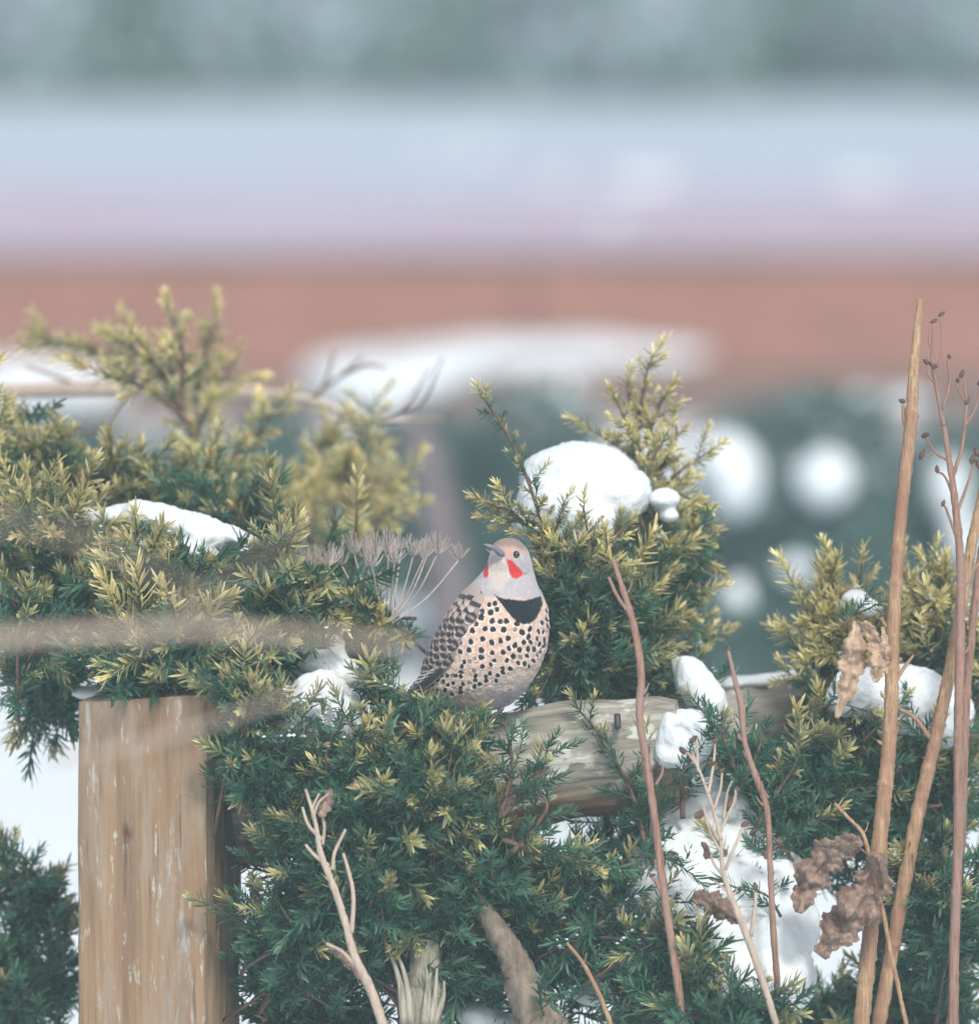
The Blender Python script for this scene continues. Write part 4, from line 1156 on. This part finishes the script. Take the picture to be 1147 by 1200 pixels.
# ------------------------------------------------------------ the bird
BX, BY = 575, 835
PROF = np.array([  # y, left, right, half depth, depth centre
    (630.5, 591, 601, 2, -2), (632, 585.5, 606, 7, -2), (635, 580.5, 610.5, 11, -2), (640, 577.2, 615.3, 15, -3), (645, 575.5, 618.5, 17, -4), (650, 574, 620.5, 18, -4), (655, 572.5, 622, 18.5, -4), (660, 570.5, 623.3, 19, -3),
    (665, 568, 624.3, 19, -2), (670, 565, 625.5, 20, 0), (675, 561, 626.8, 22, 0), (680, 556, 628.3, 25, 0), (685, 551, 630, 28, 0), (690, 547, 632.3, 32, 0), (700, 540, 637.5, 39, 0), (710, 533, 641, 44, 0), (720, 526, 642.8, 48, 0),
    (735, 517, 643.5, 52, 0), (750, 509, 642.3, 54, 0), (765, 502, 639, 54, 1), (780, 497, 634, 52, 2), (795, 494, 626, 47, 4), (805, 493, 619, 42, 5), (815, 497, 611, 35, 6), (825, 505, 599, 26, 8), (831, 517, 588, 16, 8), (834, 535, 570, 3, 8)])
def prof(y):
    out = []
    for c in range(1, 5):
        out.append(np.interp(y, PROF[:, 0], PROF[:, c]))
    return out
# smoothed table
_ys = np.linspace(630.5, 834, 900)
_tab = []
for c in range(1, 5):
    v = np.interp(_ys, PROF[:, 0], PROF[:, c]); k = np.hanning(31) ** (1 if True else 1); k /= k.sum()
    vp = np.concatenate([2 * v[0] - v[15:0:-1], v, 2 * v[-1] - v[-2:-17:-1]])
    _tab.append(np.convolve(vp, k, 'valid'))
def bsurf(y, th):
    """bird surface: th=0 right edge, pi/2 facing the watcher, pi left edge"""
    l, r, hd, dc = [np.interp(y, _ys, t) for t in _tab]
    c, hw = (l + r) / 2, np.maximum((r - l) / 2, .2)
    return np.stack([c + hw * np.cos(th), y + 0 * th, dc - hd * np.sin(th)], -1)
def b2l(p):
    p = np.asarray(p)
    return np.stack([(p[..., 0] - BX) / 1000, p[..., 2] / 1000, (BY - p[..., 1]) / 1000], -1)

bird = empty('bird', P(BX, BY, 0), (-PITCH, 0, 0))
tag(bird, 'spotted woodpecker with black bib and red cheek stripes perched on the log', 'bird')

def inpoly(x, y, poly):
    c = np.zeros(len(x), bool); n = len(poly)
    for i in range(n):
        x0, y0 = poly[i]; x1, y1 = poly[(i + 1) % n]
        k = ((y0 > y) != (y1 > y)) & (x < (x1 - x0) * (y - y0) / (y1 - y0 + 1e-9) + x0)
        c ^= k
    return c
def dpoly(x, y, poly):
    d = np.full(len(x), 1e9); n = len(poly)
    for i in range(n):
        ax_, ay = poly[i]; bx, by = poly[(i + 1) % n]
        t = np.clip(((x - ax_) * (bx - ax_) + (y - ay) * (by - ay)) / ((bx - ax_) ** 2 + (by - ay) ** 2 + 1e-9), 0, 1)
        d = np.minimum(d, np.hypot(x - ax_ - t * (bx - ax_), y - ay - t * (by - ay)))
    return np.where(inpoly(x, y, poly), -d, d)
def soft(d, w_): return np.clip(.5 - d / w_, 0, 1)
z1 = lambda l: [(460 + a / 5, 610 + b_ / 5) for a, b_ in l]

NR, NA = 400, 600
yy = np.linspace(630.6, 833.9, NR); th = np.linspace(0, 2 * np.pi, NA, endpoint=False)
Yg, Tg = np.meshgrid(yy, th, indexing='ij')
S = bsurf(Yg.ravel(), Tg.ravel())
x, y = S[:, 0].copy(), S[:, 1].copy(); front = np.sin(Tg.ravel()) > -0.12
# feather relief
q = np.column_stack([S[:, 0] * .35, S[:, 1] * .10, S[:, 2] * .35])
rel = (fbm(q, 2, 3) - .5) * 1.3 + (fbm(S * .12, 8, 2) - .5) * 2.2 * np.clip((y - 690) / 40, 0, 1) + (fbm(np.column_stack([S[:, 0] * 1.1, S[:, 1] * .3, S[:, 2] * 1.1]), 5, 2) - .5) * .7
rowp = (y + 1.5 * np.sin(x * .55)) / 9.0
rel += ((rowp % 1.0) - .5) * .55 * np.clip((y - 700) / 20, 0, 1)
l_, r__, hd_, dc_ = [np.interp(y, _ys, t) for t in _tab]
cx = (l_ + r__) / 2; nv = np.column_stack([np.cos(Tg.ravel()), 0 * y, -np.sin(Tg.ravel())])
# colours (linear)
nA = fbm(np.column_stack([x, y, S[:, 2]]) * .25, 21, 3); nB = fbm(np.column_stack([x * 1.2, y * .35, S[:, 2] * 1.2]), 22, 3)
nC = fbm(np.column_stack([x * 2.6, y * .9, S[:, 2] * 2.6]), 31, 3)
xw = x + (nB - .5) * 1.8 + (nC - .5) * 1.2; yw = y + (nA - .5) * 1.6 + (nC - .5) * 3.4
lerp = lambda a, b_, t: a * (1 - t[:, None]) + np.array(b_) * t[:, None]
c = np.tile(np.array([[.52, .405, .335]]), (len(x), 1))
c = lerp(c, [.66, .56, .50], np.clip((y - 770) / 60, 0, 1) * .8)
c = lerp(c, [.60, .40, .31], np.clip(1 - np.abs(x - 575) / 55, 0, 1) * np.clip((y - 690) / 40, 0, 1) * np.clip((800 - y) / 40, 0, 1) * .6)
c = lerp(c, [.34, .31, .35], soft(805 - y - (x - 600) * .25 + (nA - .5) * 8, 18) * soft(575 - x + (nA - .5) * 10, 24))  # grey-mauve vent
sc_ = np.abs(((y + 2.5 * np.sin(x * .5 + np.floor(rowp) * 1.7)) / 6.5) % 1 - .5) * 2
c *= (1 - .16 * np.clip(sc_ - .55, 0, 1) * np.clip((y - 700) / 20, 0, 1))[:, None]
c = lerp(c, [.74, .68, .64], np.clip((nA - .56) * 5, 0, 1) * .35)
c *= ((.80 + .40 * nB) * (.86 + .28 * nC))[:, None]
spots = z1([(570, 490), (600, 483), (575, 535), (527, 530), (612, 518), (520, 562), (490, 602), (585, 585), (632, 588), (665, 585), (543, 630), (588, 634), (650, 635), (468, 642), (527, 690), (580, 710), (630, 700), (675, 686), (397, 712), (460, 706),
   (450, 755), (520, 755), (582, 770), (645, 768), (680, 745), (715, 728), (755, 652), (800, 635), (792, 678), (852, 648), (870, 598), (900, 580), (880, 650), (898, 530), (905, 620), (842, 690), (805, 710), (765, 710), (858, 722), (885, 700), (398, 765),
   (595, 815), (520, 798), (482, 805), (453, 822), (422, 824), (705, 792), (668, 815), (785, 790), (828, 755), (850, 780), (790, 750), (740, 755), (820, 820), (770, 838), (795, 852), (735, 832), (408, 850), (527, 850), (575, 840), (643, 860), (478, 875), (403, 883),
   (355, 905), (322, 905), (290, 905), (685, 865), (570, 893), (487, 907), (400, 910), (613, 905), (642, 885), (545, 910), (267, 932), (325, 960), (357, 950), (412, 955), (450, 945), (485, 932), (548, 935), (605, 935), (510, 957), (265, 995), (310, 990), (400, 980),
   (400, 1002), (480, 970), (350, 1015), (725, 600), (715, 635), (372, 905), (232, 960), (300, 940), (440, 985), (745, 795), (865, 760), (885, 735), (415, 655), (465, 585), (430, 612), (240, 1000), (215, 975)])
faint = {(460 + a / 5, 610 + b_ / 5) for a, b_ in [(715, 635), (745, 795), (415, 655), (465, 585), (430, 612), (482, 805), (453, 822), (478, 875), (440, 985), (450, 945)]}
sr = random.Random(4)
rel2 = np.zeros(len(x))
for sx, sy in spots:
    rx, ry = 3.3 * sr.uniform(.85, 1.12), 3.6 * sr.uniform(.85, 1.15)
    if sy > 770: rx *= .86; ry *= .78
    ex = (sx - np.interp(sy, _ys, (_tab[0] + _tab[1]) / 2)) / np.interp(sy, _ys, (_tab[1] - _tab[0]) / 2)
    rx *= max(.45, math.sqrt(max(0, 1 - ex * ex)) ** .7)
    sel = front & (np.abs(x - sx) < 9) & (np.abs(y - sy) < 9)
    i = np.where(sel)[0]
    rot = sr.uniform(-.5, .5); dx, dy = xw[i] - sx, yw[i] - sy
    dx, dy = dx * math.cos(rot) + dy * math.sin(rot), -dx * math.sin(rot) + dy * math.cos(rot)
    dy2 = dy + .06 * dx * dx * (-1)  # slightly heart-shaped
    rr = np.sqrt((dx / rx) ** 2 + (dy2 / ry) ** 2)
    halo = np.exp(-((rr - 1.30) / .24) ** 2) * .7
    halo = halo * np.clip(.45 + .55 * dy / ry, .12, 1)
    fe = np.sqrt(((x[i] - sx) / (rx * 2.0)) ** 2 + ((y[i] - (sy - 1.5)) / 7.0) ** 2)
    rel2[i] = np.maximum(rel2[i], np.clip((1 - fe) * 9, 0, 1) * (.25 + .75 * np.clip((y[i] - sy + 7) / 13, 0, 1)))
    c[i] = lerp(c[i], [.84, .77, .72], halo)
    k = np.clip((1.06 - rr) / .16, 0, 1) * (.55 if (sx, sy) in faint else 1)
    c[i] = lerp(c[i], [.012, .016, .024], k)
# grey head and neck
headc = np.tile(np.array([[.37, .36, .385]]), (len(x), 1)) * (.78 + .44 * nB)[:, None] * (.9 + .2 * nA)[:, None] * (.8 + .4 * nC)[:, None]
hb = soft(y - (699 + 3.5 * np.clip((x - 575) / 60, -1, 1) + np.clip(560 - x, 0, 30) * -.6) + (nB - .5) * 5, 5)
headc = lerp(headc, [.255, .19, .17], soft(dpoly(xw, yw, [(578, 626), (612, 626), (618, 645), (608, 645), (600, 642), (588, 641), (578, 640)]), 6))
headc = lerp(headc, [.47, .29, .225], soft(dpoly(xw, yw, [(586, 641), (601, 640), (607, 643), (601, 648), (601, 655), (597, 657), (590, 654)]), 5) * .8 * front)
headc = lerp(headc, [.46, .28, .22], soft(dpoly(xw, yw, [(607, 644), (616, 646), (620, 652), (609, 650), (606, 655), (600, 655)]), 3.5) * .7 * front)
headc = lerp(headc, [.28, .26, .29], soft(dpoly(xw, yw, [(610, 660), (617, 660), (620, 668), (616, 672)]), 5) * .4 * front)
headc = lerp(headc, [.50, .44, .41], soft(dpoly(xw, yw, [(575, 652), (588, 655), (594, 668), (594, 680), (588, 692), (574, 690), (573, 668)]), 6) * .8 * front)
headc = lerp(headc, [.42, .34, .29], np.clip((nB - .55) * 4, 0, 1) * soft(dpoly(x, y, [(577, 655), (590, 660), (592, 685), (575, 685)]), 6) * front * .6)
edge = [(573.5, 655), (573.6, 676)]
headc = lerp(headc, [.66, .60, .57], np.exp(-(np.abs(dpoly(x, y, [(574, 652), (589, 654.5), (595, 662), (596.5, 676), (595.5, 676), (593.5, 662), (588, 656), (574, 654)])) / 1.0) ** 2) * .6 * front)
headc = lerp(headc, [.60, .55, .54], np.exp(-((x - 573.8) / 1.1) ** 2) * soft(np.abs(y - 665) - 11, 3) * .7 * front)
red = np.maximum(soft(dpoly(xw, yw, [(593.4, 655.2), (599, 656), (604, 661), (608, 666), (612.6, 671.5), (610.5, 675.5), (606, 678), (600, 677.3), (596.8, 671.5), (595, 663)]) + (nC - .5) * 2.2, 1.8),
                 soft(dpoly(xw, yw, [(571.6, 658), (572.3, 668), (572, 674), (570.5, 677.3), (567.3, 677), (566.2, 672), (568.6, 663)]), 1.0)) * front
headc = lerp(headc, [.52, .014, .022], red * (.88 + .12 * np.clip((nB - .3) * 3, 0, 1)))
headc = lerp(headc, [.20, .18, .20], 1.3 * np.exp(-(dpoly(x, y, [(606, 664), (611, 670), (614.5, 672.5), (617, 671.5), (614.5, 673.2), (610.5, 671)]) / .9) ** 2) * .7 * front * (red < .5))
# back of the head
headc = lerp(headc, [.40, .36, .37], (~front) * 1.0)
c = lerp(c, [0, 0, 0], hb * 0) * (1 - hb[:, None]) + headc * hb[:, None]
bib = soft(dpoly(xw, yw, z1([(588, 428), (640, 455), (700, 460), (770, 468), (830, 452), (870, 443), (878, 480), (864, 530), (838, 575), (802, 602), (770, 606), (728, 590), (690, 555), (655, 510), (618, 462)])), 1.2) * front
c = lerp(c, [.006, .010, .018], bib)
# brown barred back on the far side
bk = (~front)
bars = np.clip(np.sin((y + 3 * np.sin(x * .2)) * .75) * 4 - 1, 0, 1)
bc = lerp(np.tile(np.array([[.27, .21, .17]]), (len(x), 1)), [.03, .025, .02], bars)
c = np.where((bk & (y > 694))[:, None], bc, c)
rel = rel + rel2 * 1.0
es = np.exp(-(((x - 604.8) / 4.2) ** 2 + ((y - 650) / 4.0) ** 2)) * front
S2 = S + nv * rel[:, None] * np.clip(hd_ / 20, .15, 1)[:, None] - nv * (es * .8)[:, None]
ck = np.exp(-(((x - 604) / 9) ** 2 + ((y - 668) / 9) ** 2)) * front
S2 += nv * (ck * 1.3)[:, None]
V = b2l(S2)
V = np.vstack([V, b2l(np.array([[596, 630.2, -2], [545, 834.6, 8]]))])
c = np.vstack([c, c[0], c[-1]])
idx = np.arange(NR * NA).reshape(NR, NA); nxt = np.roll(idx, -1, axis=1)
Fq = np.stack([idx[:-1].ravel(), nxt[:-1].ravel(), nxt[1:].ravel(), idx[1:].ravel()], 1)
tris = [(NR * NA, int(nxt[0, s]), int(idx[0, s])) for s in range(NA)] + [(NR * NA + 1, int(idx[-1, s]), int(nxt[-1, s])) for s in range(NA)]
FT = np.vstack([Fq[:, [0, 1, 2]], Fq[:, [0, 2, 3]], np.array(tris)])
PLUM = m_vcol('plumage', .85, .35)
link('body', mesh_np('body', V, FT, col=c, mats=[PLUM]), bird)

# wing and tail feathers
def feather(base, tip, nrm, width, kind, seed, lift=1.2):
    """px-space points (x,y,depth)"""
    r = random.Random(seed)
    base, tip, nrm = map(lambda v: np.array(v, float), (base, tip, nrm))
    d = tip - base; L = np.linalg.norm(d); d /= L
    side = np.cross(d, nrm); side /= np.linalg.norm(side); nrm = np.cross(side, d)
    nu, nw = 22, 13
    V, C = [], []
    for i in range(nu):
        u = i / (nu - 1)
        wd = width * (min(1, .45 + u * 1.8) if u < .55 else math.sqrt(max(0, 1 - ((u - .55) / .45) ** 2)) * 1.0 + .02)
        for j in range(nw):
            v = j / (nw - 1) * 2 - 1
            h = (1 - v * v) * .9 - .5 + lift * u * (1 - .35 * u)
            V.append(base + d * u * L + side * v * wd * .5 + nrm * h)
            if kind == 'covert':
                col = np.array([.25, .195, .175]) * r.uniform(.85, 1.15)
                if abs(u - .40 - .10 * v * v) < .085 or (abs(u - .76 + .10 * v * v) < .10 and abs(v) < .9): col = np.array([.022, .024, .035])
                elif u > .88: col = np.array([.48, .40, .37])
            elif kind == 'scap':
                col = np.array([.36, .29, .27])
                if abs(u - .55) < .12: col = np.array([.03, .03, .04])
                elif u > .8: col = np.array([.48, .39, .36])
            elif kind == 'prim':
                col = np.array([.018, .020, .030])
                k = (u * L / 6.5) % 1
                if v > .35 and k < .45 and u > .12: col = np.array([.62, .60, .60])
                if v < -.75: col = np.array([.20, .18, .2])
            else:
                col = np.array([.035, .03, .035])
                if abs(v) > .6 and (u * L / 8) % 1 < .4: col = np.array([.40, .36, .36])
            C.append(col)
    idx = np.arange(nu * nw).reshape(nu, nw)
    F = np.stack([idx[:-1, :-1].ravel(), idx[:-1, 1:].ravel(), idx[1:, 1:].ravel(), idx[1:, :-1].ravel()], 1)
    return b2l(np.array(V)), F, np.array(C)
FEA = m_vcol('feathers', .75, .2)
wy = np.linspace(692, 812, 70); wt = np.linspace(0, 1, 60)
def edge_x(y): return np.interp(y, [690, 700, 715, 735, 755, 772, 786, 800], [566, 567, 562, 547, 538, 531, 512, 500])
WV = []
for y_ in wy:
    l, r_, hd, dc = [float(np.interp(y_, _ys, t)) for t in _tab]
    t0 = math.acos(max(-1, min(1, (edge_x(y_) - 1 - (l + r_) / 2) / ((r_ - l) / 2))))
    for u in wt:
        a = t0 + (math.pi + 1.1 - t0) * u
        p = bsurf(np.array([y_]), np.array([a]))[0]
        WV.append(p + np.array([math.cos(a), 0, -math.sin(a)]) * .9 * math.sin(math.pi * min(1, max(0, (y_ - 692) / 120)) ** .5))
idx = np.arange(70 * 60).reshape(70, 60)
WF = np.stack([idx[:-1, :-1].ravel(), idx[:-1, 1:].ravel(), idx[1:, 1:].ravel(), idx[1:, :-1].ravel()], 1)
wing = link('wing', mesh_np('wing', b2l(np.array(WV)), WF, mats=[m_simple('wing_under', (0.13, 0.11, 0.10), .9)]), bird)
wr = random.Random(9)
rows = np.arange(691, 800, 8.0)
cnt = 0
for ri, ry_ in enumerate(rows[::-1]):
    l, r_, hd, dc = [float(np.interp(ry_, _ys, t)) for t in _tab]
    cxx, hw = (l + r_) / 2, (r_ - l) / 2
    ths = np.arccos(np.clip((edge_x(ry_) - cxx) / hw, -1, 1))
    tt = ths + .05 + (ri % 2) * .10
    while tt < math.pi + 1.05:
        p0 = bsurf(np.array([ry_ - 3]), np.array([tt]))[0]
        nn = np.array([math.cos(tt), -.10, -math.sin(tt)])
        fl = 21 + wr.uniform(-1, 3)
        p1 = bsurf(np.array([min(ry_ + fl - 4, 833)]), np.array([min(tt + .10, 4.4)]))[0]
        kind = 'covert' if ry_ > 712 else 'scap'
        V, F, C = feather(p0 + nn * 1.6, p1 + nn * 2.3, nn, 14.5 if kind == 'covert' else 15, kind, cnt, lift=1.0)
        link('feather', mesh_np('feather', V, F, col=C, mats=[FEA]), wing); cnt += 1
        tt += 11.5 / max(20, math.hypot(hw * math.sin(tt), hd * math.cos(tt)))
def onbody(px_, y_, off):
    l, r_, hd, dc = [float(np.interp(y_, _ys, t)) for t in _tab]
    q = max(-.98, min(.98, (px_ - (l + r_) / 2) / ((r_ - l) / 2)))
    return (px_, y_, dc - hd * math.sqrt(1 - q * q) - off)
for k in range(9):
    a = k / 8
    b0_ = onbody(527 - 24 * a, 778 + 4 * a, 1.0 + .5 * (1 - a)); t0_ = (490 - 14 * a, 812 + 2 * a, onbody(503, 800, 2)[2] + 3 * a)
    V, F, C = feather(b0_, t0_, (-.35, -.2, -.9), 6.5, 'prim', 50 + k, lift=.3 + .3 * (8 - k) / 2)
    link('feather', mesh_np('feather', V, F, col=C, mats=[FEA]), wing)
tail = None
for k in range(6):
    a = k / 5
    V, F, C = feather((516 - 8 * a, 790 + 5 * a, -8 + 12 * a), (461 + 8 * a, 824 + 3 * a, -6 + 12 * a), (-.5, -.5, -.7), 10, 'tail', 80 + k, lift=.3)
    me = mesh_np('tail' if k == 0 else 'tail_feather', V, F, col=C, mats=[FEA])
    if k == 0: tail = link('tail', me, bird)
    else: link('tail_feather', me, tail)

# bill
def bill(top):
    if top: cl = [(566.2, 637.8, -33), (570, 638.8, -31), (575, 641.0, -28.5), (581, 644.4, -25.5), (586, 647.8, -23), (591.5, 652.0, -19)]; hh = [.4, 1.8, 3.2, 4.2, 4.2, 1.6]
    else: cl = [(569.4, 643.4, -30), (573, 646.0, -28), (578, 649.4, -25.5), (584, 652.8, -22.5), (589.5, 655.2, -19)]; hh = [.3, 1.1, 1.6, 1.7, 1.0]
    n, s = 26, 16
    C_ = catmull(cl, n); H_ = np.interp(np.linspace(0, 1, n), np.linspace(0, 1, len(hh)), hh)
    V, F = [], []
    for i in range(n):
        ax_ = C_[min(i + 1, n - 1)] - C_[max(i - 1, 0)]; ax_ /= np.linalg.norm(ax_)
        up_ = np.array([ax_[1], -ax_[0], 0]); up_ /= np.linalg.norm(up_)
        if up_[1] > 0: up_ = -up_
        sd_ = np.cross(ax_, up_)
        for k in range(s):
            a = 2 * math.pi * k / s
            sa, ca = math.sin(a), math.cos(a)
            V.append(C_[i] + up_ * sa * H_[i] * (1 if (sa > 0) == top else .6) + sd_ * np.sign(ca) * abs(ca) ** .8 * H_[i] * (1.0 if top else 1.6))
    for i in range(n - 1):
        for k in range(s):
            F.append((i * s + k, i * s + (k + 1) % s, (i + 1) * s + (k + 1) % s, (i + 1) * s + k))
    V += [C_[0], C_[-1]]
    for k in range(s):
        F.append((len(V) - 2, (k + 1) % s, k)); F.append((len(V) - 1, (n - 1) * s + k, (n - 1) * s + (k + 1) % s))
    return b2l(np.array(V)), F
BILL = m_bark('bill_horn', (0.09, 0.10, 0.13), (0.22, 0.24, 0.28), s=120, bstr=.1); BILL.node_tree.nodes['Principled BSDF'].inputs['Roughness'].default_value = .3
BILL2 = m_bark('bill_horn_pale', (0.20, 0.21, 0.25), (0.36, 0.37, 0.40), s=120, bstr=.1); BILL2.node_tree.nodes['Principled BSDF'].inputs['Roughness'].default_value = .35
link('upper_bill', mesh_np('upper_bill', *bill(True), mats=[BILL]), bird)
link('lower_bill', mesh_np('lower_bill', *bill(False), mats=[BILL2]), bird)
# eye
def ball(name, px, py, dz, r_, mat, parent, sc=(1, 1, 1)):
    bm = bmesh.new(); bmesh.ops.create_uvsphere(bm, u_segments=24, v_segments=16, radius=r_ / 1000, matrix=Matrix.Diagonal((*sc, 1)))
    me = bpy.data.meshes.new(name); bm.to_mesh(me); bm.free(); me.materials.append(mat)
    me.polygons.foreach_set('use_smooth', [True] * len(me.polygons))
    o = link(name, me, parent); o.location = b2l(np.array([px, py, dz])); return o
l, r_, hd, dc = [float(np.interp(650, _ys, t)) for t in _tab]
ed = dc - hd * math.sqrt(1 - ((604.8 - (l + r_) / 2) / ((r_ - l) / 2)) ** 2)
eye = ball('eye', 604.9, 649.8, ed + 1.0, 3.9, m_simple('eye_dark', (0.006, 0.007, 0.012), .06, .8), bird, (1, 1, 1.12))
ball('eye_ring', 605.0, 649.8, ed + 2.0, 4.5, m_simple('eye_rim', (0.40, 0.36, 0.38), .8), bird, (1, .8, 1.1))
# legs and toes on the log
LEGM = m_bark('bird_leg', (0.12, 0.12, 0.13), (0.25, 0.25, 0.27), s=300, bstr=.3)
for lx in (556, 584):
    lg = link('leg', mesh_np('leg', *tube_arrays(b2l(np.array([[lx, 820, 4], [lx + 1, 830, 0], [lx, 838, 4]])), [.0035, .0022, .002], n=10, sides=8), mats=[LEGM]), bird)
    for tx, tz in ((-6, -14), (3, -15), (-4, 18), (6, 16)):
        link('toe', mesh_np('toe', *tube_arrays(b2l(np.array([[lx, 837, 4], [lx + tx * .5, 835.5, 4 + tz * .5], [lx + tx, 838, 4 + tz], [lx + tx, 841, 4 + tz * 1.2]])), [.0018, .0016, .0012, .0004], n=12, sides=7), mats=[LEGM]), lg)

# ------------------------------------------------------------ haze (glass and cold air)
HAZE = 0.0060
V, F = box_arrays(-62, 62, -22, 112, -1.3, 3.6, 0.01)
hz = link('haze', mesh_np('haze', V, F, smooth=False))
hm = bpy.data.materials.new('haze'); hm.use_nodes = True
hn = hm.node_tree; hn.nodes.remove(hn.nodes['Principled BSDF'])
pv = hn.nodes.new('ShaderNodeVolumePrincipled')
pv.inputs['Color'].default_value = (0.70, 0.93, 1.0, 1); pv.inputs['Density'].default_value = HAZE
hn.links.new(pv.outputs[0], hn.nodes['Material Output'].inputs['Volume'])
hz.data.materials.append(hm)
tag(hz, kind='stuff')
